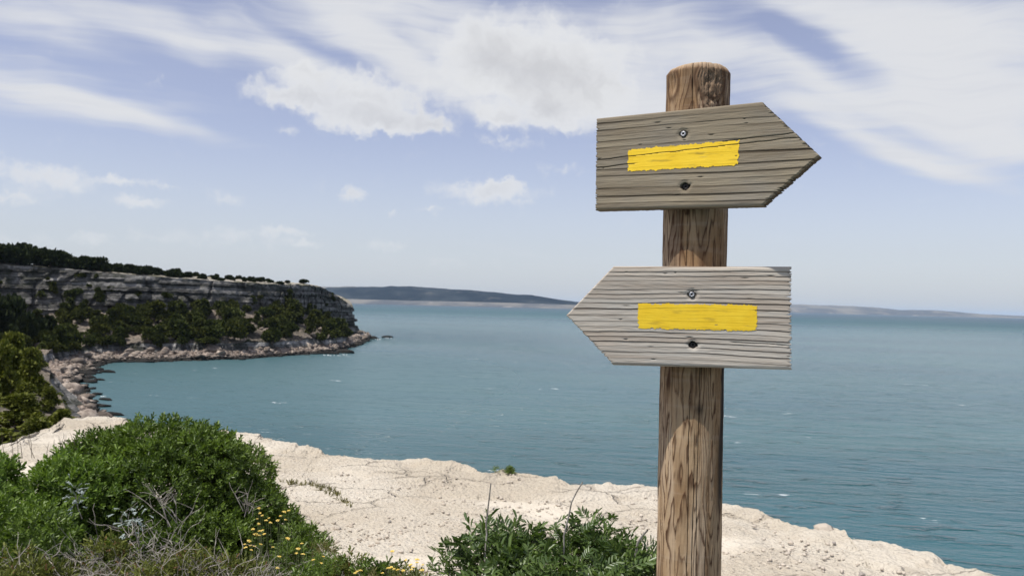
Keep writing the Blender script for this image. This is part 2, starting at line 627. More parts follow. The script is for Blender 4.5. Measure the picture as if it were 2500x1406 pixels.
def mat_boulder(name, c1, c2, wet=True, vary=0.75):
    mt, t, b = new_mat(name)
    g = t.node('ShaderNodeNewGeometry')
    p = g.outputs['Position']
    sep = t.node('ShaderNodeSeparateXYZ')
    t.l.new(p, sep.inputs[0])
    n = t.noise(p, 0.9, 5, 0.65)
    oi = t.node('ShaderNodeObjectInfo')
    c = t.mixc(t.smooth(n, 0.32, 0.68), c1, c2)
    rr = t.math('FRACT', t.math('ADD', oi.outputs['Random'], t.math('MULTIPLY', g.outputs['Random Per Island'], 7.13)))
    c = t.mixc(t.math('MULTIPLY', rr, vary), c, tuple(0.42 * k for k in c1))
    if wet:
        zz = t.math('ADD', sep.outputs[2], t.math('MULTIPLY', t.math('SUBTRACT', n, 0.5), 1.2))
        c = t.mixc(t.smooth(zz, -12.3, -12.8), c, (0.02, 0.019, 0.017))
    t.put(b.inputs['Base Color'], c)
    b.inputs['Roughness'].default_value = 0.9
    b.inputs['Specular IOR Level'].default_value = 0.2
    t.put(b.inputs['Normal'], t.bump(n, 0.9, 0.25))
    return mt


def mat_water():
    mt, t, b = new_mat('sea_water')
    p = geo_pos(t)
    q = t.mapping(p, rot=(0, 0, R(9)))
    w1 = t.noise(t.mapping(q, scale=(0.45, 1.05, 1)), 1.0, 5, 0.62)
    w2 = t.noise(t.mapping(q, scale=(0.07, 0.30, 1)), 1.0, 4, 0.6)
    w3 = t.noise(t.mapping(q, scale=(1.5, 3.2, 1)), 1.0, 3, 0.6)
    patch = t.noise(t.mapping(q, scale=(0.0030, 0.0125, 1)), 1.0, 4, 0.6)
    patch2 = t.noise(t.mapping(q, scale=(0.016, 0.06, 1)), 1.0, 4, 0.6)
    ln = t.vmath('LENGTH', p)
    cove = t.vmath('LENGTH', t.vmath('MULTIPLY', t.vmath('SUBTRACT', p, (-46.0, 172.0, SEA_Z)), (0.9, 0.55, 1.0)))
    lee = t.smooth(cove, 85.0, 20.0)
    c = t.mixc(t.smooth(patch, 0.40, 0.60), (0.013, 0.070, 0.084), (0.030, 0.106, 0.112))
    c = t.mixc(t.math('MULTIPLY', t.smooth(patch2, 0.42, 0.66), 0.5), c, (0.006, 0.078, 0.105))
    c = t.mixc(t.smooth(ln, 900.0, 3500.0), c, (0.030, 0.066, 0.094))
    c = t.mixc(t.math('MULTIPLY', lee, 0.75), c, (0.070, 0.130, 0.140))      # cove painted paler for sky reflection, besides a shallow sandy bottom
    # small breaking crests
    wc = t.noise(t.mapping(q, scale=(0.10, 0.28, 1)), 1.0, 2, 0.5)
    wd = t.noise(t.mapping(q, scale=(0.55, 1.3, 1)), 1.0, 3, 0.6)
    cap = t.math('MULTIPLY', t.smooth(wc, 0.69, 0.72), t.smooth(wd, 0.60, 0.66))
    c = t.mixc(cap, c, (0.75, 0.78, 0.78))
    t.put(b.inputs['Base Color'], c)
    t.put(b.inputs['Roughness'], t.math('MULTIPLY_ADD', t.smooth(ln, 150.0, 1600.0), 0.30, t.math('MULTIPLY_ADD', lee, 0.26, 0.09)))
    b.inputs['IOR'].default_value = 1.333
    h = t.math('ADD', t.math('MULTIPLY', w1, 0.62), t.math('MULTIPLY', w2, 1.0))
    h = t.math('ADD', h, t.math('MULTIPLY', w3, 0.05))
    wl = t.smooth(t.noise(t.mapping(q, scale=(0.30, 0.85, 1)), 1.0, 3, 0.55, 0.3), 0.58, 0.76)
    h = t.math('ADD', h, t.math('MULTIPLY', wl, 1.5))
    far = t.smooth(ln, 1500.0, 200.0)
    nd = t.node('ShaderNodeBump')
    t.put(nd.inputs['Height'], h)
    shelter = t.math('SUBTRACT', 1.0, t.math('MULTIPLY', lee, 0.45))      # lee of the headland
    t.put(nd.inputs['Strength'], t.math('MULTIPLY', shelter, t.math('MULTIPLY_ADD', far, -0.15, 1.0)))
    nd.inputs['Distance'].default_value = 0.8
    t.put(b.inputs['Normal'], nd.outputs[0])
    return mt


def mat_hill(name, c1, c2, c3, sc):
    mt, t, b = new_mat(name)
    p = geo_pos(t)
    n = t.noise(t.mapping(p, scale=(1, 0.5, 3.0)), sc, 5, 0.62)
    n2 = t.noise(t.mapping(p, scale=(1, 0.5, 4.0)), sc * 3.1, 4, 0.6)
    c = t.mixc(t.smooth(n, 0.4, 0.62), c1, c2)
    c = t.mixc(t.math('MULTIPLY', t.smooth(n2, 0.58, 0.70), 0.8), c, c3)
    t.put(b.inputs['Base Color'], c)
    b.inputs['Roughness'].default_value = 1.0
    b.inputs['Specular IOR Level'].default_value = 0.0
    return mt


def mat_board(name, early, late, stain, grey):
    mt, t, b = new_mat(name)
    p = obj_coord(t)
    line = t.attr('line')
    tone = t.attr('tone')
    hole = t.attr('hole')
    fib = t.noise(t.mapping(p, scale=(9.0, 260.0, 260.0)), 1.0, 4, 0.65)
    fib2 = t.noise(t.mapping(p, scale=(3.0, 60.0, 60.0)), 1.0, 4, 0.6)
    blot = t.noise(t.mapping(p, scale=(6.0, 14.0, 14.0)), 1.0, 4, 0.6)
    c = t.mixc(t.smooth(blot, 0.35, 0.68), early, grey)
    c = t.mixc(t.math('MULTIPLY', t.smooth(fib2, 0.45, 0.72), 0.45), c, stain)
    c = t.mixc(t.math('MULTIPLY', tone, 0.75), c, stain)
    c = t.mixc(t.math('MULTIPLY', t.smooth(fib, 0.50, 0.70), 0.45), c, late)
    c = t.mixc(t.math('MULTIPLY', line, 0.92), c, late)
    c = t.mixc(hole, c, (0.02, 0.018, 0.015))
    t.put(b.inputs['Base Color'], c)
    b.inputs['Roughness'].default_value = 0.85
    b.inputs['Specular IOR Level'].default_value = 0.2
    t.put(b.inputs['Normal'], t.bump(t.math('ADD', fib, t.math('MULTIPLY', fib2, 0.7)), 0.55, 0.0011))
    return mt


def mat_paint():
    mt, t, b = new_mat('yellow_trail_paint')
    p = obj_coord(t)
    fib = t.noise(t.mapping(p, scale=(8.0, 170.0, 170.0)), 1.0, 4, 0.65)
    blot = t.noise(p, 26.0, 4, 0.6)
    dirt = t.attr('dirt')
    c = t.mixc(t.smooth(blot, 0.3, 0.7), (0.86, 0.56, 0.022), (0.91, 0.62, 0.035))
    c = t.mixc(t.math('MULTIPLY', t.smooth(fib, 0.58, 0.8), 0.35), c, (0.62, 0.37, 0.02))
    worn = t.math('MULTIPLY', t.smooth(t.noise(t.mapping(p, scale=(14.0, 240.0, 240.0)), 1.0, 3, 0.6), 0.60, 0.74), t.smooth(t.noise(p, 18.0, 3, 0.6), 0.46, 0.62))
    c = t.mixc(t.math('MULTIPLY', worn, 0.75), c, (0.42, 0.31, 0.12))
    c = t.mixc(dirt, c, (0.30, 0.20, 0.03))
    t.put(b.inputs['Base Color'], c)
    b.inputs['Roughness'].default_value = 0.55
    b.inputs['Specular IOR Level'].default_value = 0.3
    t.put(b.inputs['Normal'], t.bump(fib, 0.45, 0.0009))
    return mt


def mat_post():
    mt, t, b = new_mat('weathered_round_post')
    p = obj_coord(t)
    line, tone, crack, stain, bare = (t.attr(k) for k in ('line', 'tone', 'crack', 'stain', 'bare'))
    fib = t.noise(t.mapping(p, scale=(190.0, 190.0, 5.0)), 1.0, 4, 0.65)
    blot = t.noise(t.mapping(p, scale=(16.0, 16.0, 5.0)), 1.0, 5, 0.62)
    saw = t.noise(t.mapping(p, scale=(9.0, 9.0, 85.0)), 1.0, 2, 0.5)
    c = t.mixc(t.smooth(blot, 0.33, 0.66), (0.235, 0.138, 0.064), (0.40, 0.280, 0.165))
    c = t.mixc(t.math('MULTIPLY', bare, 0.7), c, (0.52, 0.395, 0.27))
    c = t.mixc(t.math('MULTIPLY', tone, 0.9), c, (0.095, 0.050, 0.025))
    c = t.mixc(t.math('MULTIPLY', t.smooth(fib, 0.5, 0.75), 0.45), c, (0.12, 0.072, 0.042))
    c = t.mixc(t.math('MULTIPLY', t.smooth(saw, 0.5, 0.8), 0.16), c, (0.5, 0.42, 0.33))
    c = t.mixc(t.math('MULTIPLY', line, 0.95), c, (0.062, 0.026, 0.011))
    c = t.mixc(t.math('MULTIPLY', stain, 0.93), c, (0.014, 0.011, 0.009))
    c = t.mixc(crack, c, (0.012, 0.009, 0.007))
    t.put(b.inputs['Base Color'], c)
    b.inputs['Roughness'].default_value = 0.8
    b.inputs['Specular IOR Level'].default_value = 0.25
    t.put(b.inputs['Normal'], t.bump(t.math('ADD', fib, t.math('MULTIPLY', saw, 0.7)), 0.5, 0.0013))
    return mt


def mat_metal():
    mt, t, b = new_mat('dull_zinc')
    n = t.noise(obj_coord(t), 300.0, 3, 0.6)
    t.put(b.inputs['Base Color'], t.mixc(n, (0.30, 0.30, 0.31), (0.55, 0.55, 0.56)))
    b.inputs['Metallic'].default_value = 0.85
    b.inputs['Roughness'].default_value = 0.42
    return mt


M = {}
M['ground'] = mat_limestone_ground()
M['headland'] = mat_headland()
M['boulder'] = mat_boulder('shore_boulder_stone', (0.165, 0.130, 0.106), (0.44, 0.375, 0.315))
M['wet_rock'] = mat_boulder('wet_dark_stone', (0.018, 0.017, 0.015), (0.05, 0.045, 0.04))
M['pebble'] = mat_boulder('loose_pebble_stone', (0.44, 0.375, 0.30), (0.62, 0.56, 0.48), wet=False, vary=0.3)
M['water'] = mat_water()
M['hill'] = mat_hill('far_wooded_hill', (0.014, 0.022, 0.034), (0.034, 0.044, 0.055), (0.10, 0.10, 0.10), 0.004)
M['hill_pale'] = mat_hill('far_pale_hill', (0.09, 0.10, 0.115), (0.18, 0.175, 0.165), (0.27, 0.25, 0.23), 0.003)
M['upper'] = mat_board('weathered_board_brown', (0.285, 0.240, 0.168), (0.075, 0.052, 0.032), (0.145, 0.112, 0.074), (0.250, 0.222, 0.175))
M['lower'] = mat_board('weathered_board_grey', (0.500, 0.445, 0.37), (0.145, 0.098, 0.068), (0.310, 0.24, 0.18), (0.475, 0.445, 0.39))
M['paint'] = mat_paint()
M['post'] = mat_post()
M['metal'] = mat_metal()
M['metal_dark'] = mat_plain('shaded_screw', (0.03, 0.026, 0.022), (0.07, 0.06, 0.055), 300.0, 0.6)  # sunk screws: the shade of their deep holes painted into the metal
M['recess'] = mat_plain('dark_recess', (0.012, 0.011, 0.010), (0.02, 0.02, 0.02), 200.0)
M['leaf_mastic'] = mat_leaf('mastic_leaf', (0.026, 0.056, 0.014), (0.165, 0.235, 0.062), 0.25, 0.36, 0.5)
M['leaf_dome'] = mat_leaf('dome_shrub_leaf', (0.016, 0.038, 0.008), (0.185, 0.270, 0.046), 0.26, 0.42, 0.4)
M['leaf_light'] = mat_leaf('light_shrub_leaf', (0.040, 0.085, 0.014), (0.225, 0.325, 0.065), 0.32, 0.42, 0.4)
M['leaf_olive'] = mat_leaf('olive_scrub_leaf', (0.030, 0.042, 0.010), (0.230, 0.250, 0.065), 0.25, 0.6, 0.2, warm=(0.20, 0.12, 0.06))
M['leaf_silver'] = mat_leaf('silver_leaf', (0.20, 0.24, 0.23), (0.36, 0.41, 0.40), 0.10, 0.8, 0.1)
M['leaf_grass'] = mat_leaf('dry_grass', (0.09, 0.09, 0.035), (0.28, 0.25, 0.12), 0.25, 0.7, 0.1)
M['leaf_pine'] = mat_leaf('pine_foliage', (0.011, 0.017, 0.008), (0.036, 0.047, 0.017), 0.10, 0.8, 0.05)
M['leaf_slope'] = mat_leaf('slope_shrub_foliage', (0.012, 0.020, 0.007), (0.088, 0.106, 0.028), 0.12, 0.8, 0.05, tint=0.6)
M['leaf_near_pine'] = mat_leaf('near_pine_foliage', (0.030, 0.045, 0.008), (0.20, 0.21, 0.045), 0.2, 0.7, 0.1)
M['bark'] = mat_plain('dark_bark', (0.05, 0.038, 0.028), (0.11, 0.09, 0.07), 3.0)
M['twig'] = mat_plain('grey_twig', (0.20, 0.175, 0.15), (0.42, 0.39, 0.35), 30.0, 0.85)
M['twig_dark'] = mat_plain('brown_twig', (0.07, 0.055, 0.042), (0.17, 0.14, 0.11), 30.0, 0.85)
M['stem_green'] = mat_plain('green_stem', (0.07, 0.10, 0.04), (0.16, 0.18, 0.09), 40.0, 0.7)
M['flower'] = mat_plain('yellow_flower', (0.72, 0.47, 0.05), (0.80, 0.66, 0.24), 60.0, 0.7)
M['foam'] = mat_plain('sea_foam', (0.70, 0.73, 0.74), (0.82, 0.84, 0.85), 2.0, 0.9)
M['rock_grey'] = mat_plain('grey_rubble', (0.20, 0.175, 0.15), (0.44, 0.40, 0.36), 9.0, 0.9, 0.01)

# ------------------------------------------------------------------ sea


def build_sea():
    S = 30000.0
    xs = np.array([-S, -3000, -400, -60, 60, 400, 3000, S])
    X, Y = np.meshgrid(xs, np.array([-2000.0, 0, 100, 400, 3000, 9000, S]))
    V = np.stack([X, Y, np.full_like(X, SEA_Z)], -1)
    o = link('sea', mesh_arrays('sea', V, grid_faces(*X.shape), True, M['water']))
    tag(o, kind='structure')


build_sea()


# ------------------------------------------------------------------ near limestone shelf
def ground_base(x, y):
    x, y = np.asarray(x, float), np.asarray(y, float)
    return -0.5 * sstep(2.0, 7.0, np.hypot(x, y))


def ground_z(x, y):
    return ground_base(x, y) + 0.03 * fbm(np.asarray(x) * 0.7, np.asarray(y) * 0.7, 0, 3)


EDGE_PX = [(-900, 1190), (-400, 1130), (-150, 1104), (0, 1088), (48, 1080), (100, 1052), (150, 1045), (164, 1024), (240, 1017), (305, 1021), (330, 1040), (440, 1050),
           (540, 1055), (634, 1062), (638, 1071), (700, 1083), (780, 1097), (792, 1109), (850, 1115), (915, 1122), (1000, 1121), (1090, 1128), (1150, 1140),
           (1176, 1157), (1230, 1151), (1300, 1158), (1400, 1180), (1500, 1184), (1600, 1190), (1690, 1205), (1760, 1230), (1800, 1238), (1850, 1250), (1880, 1264),
           (1955, 1286), (1985, 1291), (2012, 1281), (2045, 1290), (2076, 1316), (2150, 1320), (2250, 1355), (2350, 1390), (2420, 1400), (2500, 1430), (2700, 1530), (3000, 1700)]
E = np.array([on_z(px, py, -0.5)[:2] for px, py in EDGE_PX])
E = np.concatenate([[[-60, 9.0], [-26, 11.0]], E, [[5.6, 1.0], [6.5, -6.0], [9, -14.0]]])


def resample(P, n):
    d = np.concatenate([[0], np.cumsum(np.linalg.norm(np.diff(P, axis=0), axis=1))])
    s = np.linspace(0, d[-1], n)
    return np.stack([np.interp(s, d, P[:, k]) for k in range(P.shape[1])], -1)


def build_ground():
    # denser where it is in view
    mid = (E[:, 1] > 4.5) & (np.abs(E[:, 0]) < 12.5)
    i0, i1 = np.where(mid)[0][0], np.where(mid)[0][-1]
    A = np.concatenate([resample(E[:i0 + 1], 60)[:-1], resample(E[i0:i1 + 1], 760), resample(E[i1:], 60)[1:]])
    n = len(A)
    s = np.arange(n)
    jag = 0.07 * fbm(A[:, 0] * 2.6, A[:, 1] * 2.6, 1.0, 5, 0.68)
    A = A + jag[:, None] * np.array([0.3, 1.0])
    inner = np.stack([np.interp(s, [0, 60, n - 60, n - 1], [-30, -6.5, 3.4, 5]), np.interp(s, [0, 60, n - 60, n - 1], [-14, 1.2, 1.2, -14])], -1)
    t = np.linspace(0, 1, 340)
    tt = (t ** 1.15)[:, None, None]
    XY = A[None] * (1 - tt) + inner[None] * tt
    x, y = XY[..., 0], XY[..., 1]
    edge_d = np.linalg.norm(XY - A[None], axis=-1)
    z = ground_z(x, y)
    rough = fbm(x * 3.0, y * 3.0, 2.0, 5, 0.55)
    peb = np.abs(pnoise(x * 9, y * 9, 4.0))
    peb2 = pnoise(x * 19, y * 19, 8.0)
    band = pnoise(x * 0.45 + 4, y * 0.9 + 1.5, 6.0)
    sand = sstep(0.12, 0.5, band + 0.25 * pnoise(x * 2, y * 2, 3.3)) * sstep(0.6, 1.6, edge_d)
    z = z + (0.010 * rough - 0.014 * peb + 0.009 * peb2) * (1 - 0.8 * sand)
    # shallow bedding steps near the rim
    z = z + 0.035 * (sstep(-0.05, 0.05, pnoise(x * 0.9, y * 1.6, 12.0)) - .5) * sstep(3.0, 0.3, edge_d)
    z = z + 0.03 * sstep(0.0, 0.12, pnoise(x * 1.4, y * 1.4, 15.0)) * sstep(1.2, 0.0, edge_d) - 0.025 * sstep(0.06, 0.0, edge_d)
    # keep the silhouette of the rim: pull the rim back onto its level
    z = z - (z[0] - (-0.5))[None, :] * sstep(0.9, 0.0, edge_d) * 0.75
    V = np.stack([x, y, z], -1)
    # the face below the rim
    outw = np.stack([np.gradient(A[:, 1]), -np.gradient(A[:, 0])], -1)
    k = np.ones(25) / 25
    outw = np.stack([np.convolve(np.pad(outw[:, c], 12, 'edge'), k, 'valid') for c in (0, 1)], -1)
    outw = -unit(outw)
    rows = []
    for dz in np.concatenate([np.linspace(0.06, 1.5, 14), np.linspace(1.8, 13.8, 26)]):
        off = 0.05 + 0.10 * fbm(A[:, 0] * 1.3, A[:, 1] * 1.3, dz * 2.0, 3) - 0.12 * sstep(0.1, 0.6, dz) + 0.05 * max(0, dz - 1.0)
        q = A + outw * np.reshape(off, (-1, 1))
        rows.append(np.concatenate([q, (z[0] - dz)[:, None]], 1))
    rows = np.array(rows)[::-1]
    V = np.concatenate([rows, V], 0)
    sd = np.concatenate([np.zeros(rows.shape[:2]), sand], 0)
    nr, nc = V.shape[:2]
    F = grid_faces(nr, nc)
    me = mesh_arrays('ground', V, F[:, ::-1], True, M['ground'], {'sand': sd})
    o = link('ground', me)
    tag(o, kind='structure')


build_ground()


# ------------------------------------------------------------------ headland and bay
def icosphere(sub=2):
    import bmesh
    bm = bmesh.new()
    bmesh.ops.create_icosphere(bm, subdivisions=sub, radius=1.0)
    V = np.array([v.co[:] for v in bm.verts])
    F = np.array([[v.index for v in f.verts] for f in bm.faces])
    bm.free()
    return V, F


def rock_shape(seed, sub=2, flat=0.75, rough=0.3):
    rs = np.random.RandomState(seed)
    V, F = icosphere(sub)
    for _ in range(9):                       # planar fractures
        nrm = rand_unit(1, rs)[0]
        dd = rs.uniform(0.45, 0.8)
        ov = np.maximum(V @ nrm - dd, 0)
        V = V - ov[:, None] * nrm
    V = V * (1 + rough * fbm(V[:, 0] * 1.4 + seed, V[:, 1] * 1.4, V[:, 2] * 1.4, 3))[:, None]
    V = V * np.array([rs.uniform(.9, 1.25), rs.uniform(.75, 1.0), flat * rs.uniform(.8, 1.1)])
    return V, F


# shore point (x, y), cliff top (x, y, z), foot of the cliff z, beach width
STATIONS = [
    ((-7.5, 24), (-34, 18, -1.6), -2.6, 4, 2.0),
    ((-18, 45), (-60, 40, 1.0), -4.0, 7, 3.0),
    ((-36, 75), (-88, 80, 5.0), -4.0, 13, 4.0),
    ((-50, 106), (-114, 120, 8.0), -5.0, 15, 4.0),
    ((-66, 132), (-138, 160, 9.0), -6.5, 17, 4.0),
    ((-80, 163), (-140, 200, 9.2), -7.0, 15, 4.0),
    ((-87, 182), (-129, 216, 8.5), -6.5, 13, 4.0),
    ((-84, 192), (-112, 222, 7.7), -3.4, 12, 3.5),
    ((-77, 198), (-99, 226, 6.9), -3.2, 11, 3.5),
    ((-66, 207), (-78, 246, 6.0), -2.2, 11, 3.5),
    ((-55, 234), (-69, 272, 6.1), -3.2, 10, 3.5),
    ((-50.5, 257), (-67.5, 293, 6.2), -5.6, 9, 4.0),
    ((-52, 285), (-66.5, 308, 5.0), -8.2, 8, 3.5),
    ((-54, 308), (-64.2, 318, 2.6), -11.5, 7, 3.5),
    ((-55, 332), (-61.5, 329, -0.8), -11.8, 4, 2.6),
    ((-57, 348), (-62.5, 337, -1.5), -11.8, 5, 2.6),
    ((-64, 366), (-67, 342, 2.5), -11.5, 8, 3.5),
    ((-82, 378), (-84, 348, 6.0), -11.0, 8, 4.0),
    ((-125, 392), (-118, 352, 7.0), -11.0, 8, 4.0),
]


def cat_interp(u, arr):
    """smooth interpolation of rows at fractional index u"""
    arr = np.asarray(arr, float)
    n = len(arr)
    i = np.clip(np.floor(u).astype(int), 0, n - 2)
    f = (u - i)[:, None]
    p0, p1, p2, p3 = arr[np.clip(i - 1, 0, n - 1)], arr[i], arr[i + 1], arr[np.clip(i + 2, 0, n - 1)]
    return 0.5 * ((2 * p1) + (-p0 + p2) * f + (2 * p0 - 5 * p1 + 4 * p2 - p3) * f ** 2 + (-p0 + 3 * p1 - 3 * p2 + p3) * f ** 3)


def station_ctrl():
    out = []
    for (S, C, zt, wb, wc) in STATIONS:
        S2, C2 = np.array(S, float), np.array(C[:2], float)
        dI = unit(C2 - S2)
        dist = np.linalg.norm(C2 - S2)
        wb = min(wb * (0.58 if len(out) >= 6 else 0.68), dist * 0.5)
        wc = min(wc, dist * 0.35)
        kk = len(out)
        bank_w, bank_z = 1.3, SEA_Z + 1.9 + min(1.7, max(0.2, zt - SEA_Z - 3.0))
        if kk < 4:                       # the near side of the bay: a narrow beach under a steep green bank
            wb = (1.2, 1.6, 2.2, 4.5)[kk]
            bank_w, bank_z = (1.6, 2.0, 2.6, 4.0)[kk], (-3.5, -5.6, -7.5, -8.6)[kk]
        B = S2 + dI * wb
        Tp = C2 - dI * wc
        rim = C2 + dI * 6
        P1, P2 = C2 + dI * 30, C2 + dI * 160
        z1, z2 = C[2] + 1.1, C[2] - 3.0
        k = len(out)
        if k >= 10:                      # the point: everything runs back to its spine
            spine = np.array([-96.0, 318.0]) if k < 17 else np.array([-130.0, 322.0])
            rim = C2 + unit(spine - C2) * min(6.0, 0.25 * np.linalg.norm(spine - C2))
            P1, P2 = C2 * .5 + spine * .5, spine
            z1, z2 = C[2] + 1.0, max(C[2], 5.6) + .6
        out.append(np.concatenate([
            [*(S2 - dI * 4), SEA_Z - 1.6], [*S2, SEA_Z - 0.05], [*B, SEA_Z + 1.9], [*(B + dI * bank_w), bank_z], [*Tp, zt], [*C2, C[2]], [*rim, C[2] + 0.8],
            [*P1, z1], [*P2, z2]]))
    return np.array(out)


CTRL = station_ctrl()
NSEG = [8, 34, 14, 60, 96, 14, 14, 8]
ZONES = [0.0, 0.0, 0.0, 1.0, 2.0, 3.0, 4.0]


def headland_surface(u):
    """columns at fractional station u: returns (rows, cols, 3), zone, within-zone"""
    C = cat_interp(u, CTRL).reshape(len(u), 9, 3)
    rows, zone = [], []
    zs = [0, 0, 0.5, 1, 2, 3, 3.5, 4]
    for k, n in enumerate(NSEG):
        f = np.linspace(0, 1, n, endpoint=(k == len(NSEG) - 1))
        for a in f:
            rows.append(C[:, k] * (1 - a) + C[:, k + 1] * a)
            zone.append(zs[k] + 0.0 * a)
    return np.array(rows), np.array(zone)


def build_headland():
    ncol = 1500
    # spread columns by arc length of the cliff foot
    uu = np.linspace(0, len(STATIONS) - 1, 4000)
    Cp = cat_interp(uu, CTRL).reshape(-1, 9, 3)[:, 4, :2]
    d = np.concatenate([[0], np.cumsum(np.linalg.norm(np.diff(Cp, axis=0), axis=1))])
    u = np.interp(np.linspace(0, d[-1], ncol), d, uu)
    V, zone = headland_surface(u)
    nr = V.shape[0]
    C = cat_interp(u, CTRL).reshape(ncol, 9, 3)
    outw = -unit(C[:, 5, :2] - C[:, 1, :2])
    x, y, z = V[..., 0].copy(), V[..., 1].copy(), V[..., 2].copy()
    zc = np.repeat(zone[:, None], ncol, 1)
    is_cliff = (zc == 2)
    is_talus = (zc == 1)
    is_beach = (zc == 0)
    # cliff: beds of uneven thickness, set back and proud, broken along the face
    rs = np.random.RandomState(21)
    zt = np.cumsum(rs.uniform(0.35, 1.7, 60)) - 16.0
    zb = z + 0.5 * pnoise(x * 0.03, y * 0.03, 3.0)
    lay = np.searchsorted(zt, zb)
    hv = rs.uniform(-1, 1, 80)[lay]
    arc = np.interp(u, uu, d)[None, :] + 0 * z
    off = 1.1 * hv + 1.1 * pnoise(arc * 0.13, lay * 7.7, 1.0) + 0.9 * pnoise(arc * 0.4, lay * 3.3, 2.0) + 0.9 * fbm(arc * 0.04, z * 0.05, 4.0, 3)
    cr = np.maximum(0, 1 - np.abs(pnoise(arc * 0.15, z * 0.10, 9.0)) * 9) * 1.2      # upright clefts
    off = (off - cr)
    wgt = np.where(is_cliff, 1.0, 0.0)
    # blend near the ends of the cliff
    fr = np.zeros(nr)
    ci = np.where(zone == 2)[0]
    fr[ci] = np.linspace(0, 1, len(ci))
    ends = sstep(0, 0.08, fr) * (1 - 0.65 * sstep(0.93, 1.0, fr))
    x += outw[None, :, 0] * off * wgt * ends[:, None]
    y += outw[None, :, 1] * off * wgt * ends[:, None]
    z += np.where(is_cliff, 0.25 * pnoise(x * 0.8, y * 0.8, z * 0.8), 0)
    bank = (zc == 0.5)
    bo_ = 1.3 * pnoise(arc * 0.25, 3.0, z * 0.3) + 0.7 * pnoise(arc * 0.9, 1.0, z * 0.9)
    x += outw[None, :, 0] * bo_ * bank
    y += outw[None, :, 1] * bo_ * bank
    # slope and rubble
    z += np.where(is_talus, 1.3 * fbm(x * 0.10, y * 0.10, 5.0, 4) + 0.5 * np.abs(fbm(x * 0.5, y * 0.5, 2.0, 3)), 0)
    bump_b = 0.9 * np.abs(fbm(x * 0.35, y * 0.35, 7.0, 4)) + 0.45 * np.abs(pnoise(x * 1.1, y * 1.1, 3.0))
    bi = np.where(zone == 0)[0]
    frb = np.zeros(nr)
    frb[bi] = np.linspace(0, 1, len(bi))
    z += np.where(is_beach, (bump_b - 0.3) * (0.5 + 0.7 * frb[:, None]), 0)
    shore_w = np.exp(-((frb - 0.2) / 0.25) ** 2)[:, None] * is_beach
    sh = 2.6 * fbm(arc * 0.08, 0.3, 2.0, 4)
    x += outw[None, :, 0] * sh * shore_w
    y += outw[None, :, 1] * sh * shore_w
    top = (zc >= 3)
    z += np.where(top, 0.35 * fbm(x * 0.2, y * 0.2, 1.0, 4), 0)
    Vf = np.stack([x, y, z], -1)
    zone_s = np.where(bank, 2.35, zc)
    me = mesh_arrays('headland', Vf, grid_faces(nr, ncol), True, M['headland'], {'zone': zone_s})
    me.polygons.foreach_set('use_smooth', np.zeros(len(me.polygons), bool))
    o = link('headland', me)
    tag(o, kind='structure')
    return Vf, zone, u, outw


HV, HZONE, HU, HOUT = build_headland()


def head_pick(rs, zones, u0, u1, f0=0.0, f1=1.0):
    """a random surface point of the headland in a zone and a stretch of stations"""
    rows = np.where(np.isin(HZONE, zones))[0]
    a, b = int(f0 * (len(rows) - 1)), int(f1 * (len(rows) - 1))
    r = rows[rs.randint(a, max(a + 1, b + 1))]
    c0, c1 = np.searchsorted(HU, u0), np.searchsorted(HU, u1) - 1
    c = rs.randint(c0, c1)
    return HV[r, c], HOUT[c]


def on_headland(P):
    """the same place, set down on the headland's surface"""
    i = ((HV[..., 0] - P[0]) ** 2 + (HV[..., 1] - P[1]) ** 2).argmin()
    return np.array([P[0], P[1], HV[..., 2].flat[i]])


# ------------------------------------------------------------------ far coast
def ridge(name, px_top, depth, thick, mat, seed, base_drop=1.0):
    px_top = np.array(px_top, float)
    n = 500
    xs = np.linspace(px_top[0, 0], px_top[-1, 0], n)
    ys = np.interp(xs, px_top[:, 0], px_top[:, 1])
    crest = np.array([at(a, b, depth) for a, b in zip(xs, ys)])
    f = np.linspace(0, 1, 16)
    rows = []
    for a in f:
        prof = math.sin(a * math.pi / 2) ** 0.8
        P = crest.copy()
        P[:, 1] = depth - thick * (1 - a) + 0.10 * thick * fbm(crest[:, 0] * 0.0022, a * 2.0, seed, 3)
        P[:, 0] = crest[:, 0] * P[:, 1] / depth
        hgt = (crest[:, 2] - SEA_Z) * (1 + 0.05 * fbm(crest[:, 0] * 0.006, a, seed + 3.0, 4))
        P[:, 2] = SEA_Z - base_drop + (hgt + base_drop) * prof
        rows.append(P)
    for a in (0.4, 1.0):
        P = crest.copy()
        P[:, 1] = depth + thick * a
        P[:, 2] = SEA_Z - base_drop + (crest[:, 2] - SEA_Z) * (1 - a)
        rows.append(P)
    V = np.array(rows)
    o = link(name, mesh_arrays(name, V, grid_faces(len(rows), n), False, mat))
    tag(o, kind='structure')
    return o


ridge('far_hills', [(700, 733), (760, 712), (800, 702), (850, 701), (935, 701), (955, 698), (1010, 700), (1060, 702), (1100, 706), (1140, 707), (1200, 713), (1260, 719), (1300, 721), (1370, 731), (1400, 736), (1450, 742), (1500, 747)],
      4600, 500, M['hill'], 3.0)
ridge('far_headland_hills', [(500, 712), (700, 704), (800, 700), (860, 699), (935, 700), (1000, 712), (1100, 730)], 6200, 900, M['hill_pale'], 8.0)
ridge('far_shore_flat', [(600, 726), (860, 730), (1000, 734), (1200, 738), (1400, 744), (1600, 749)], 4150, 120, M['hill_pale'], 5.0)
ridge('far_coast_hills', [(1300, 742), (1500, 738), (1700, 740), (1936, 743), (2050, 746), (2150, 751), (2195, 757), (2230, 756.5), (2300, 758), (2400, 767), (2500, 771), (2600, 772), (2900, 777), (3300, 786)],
      9000, 900, M['hill_pale'], 12.0)


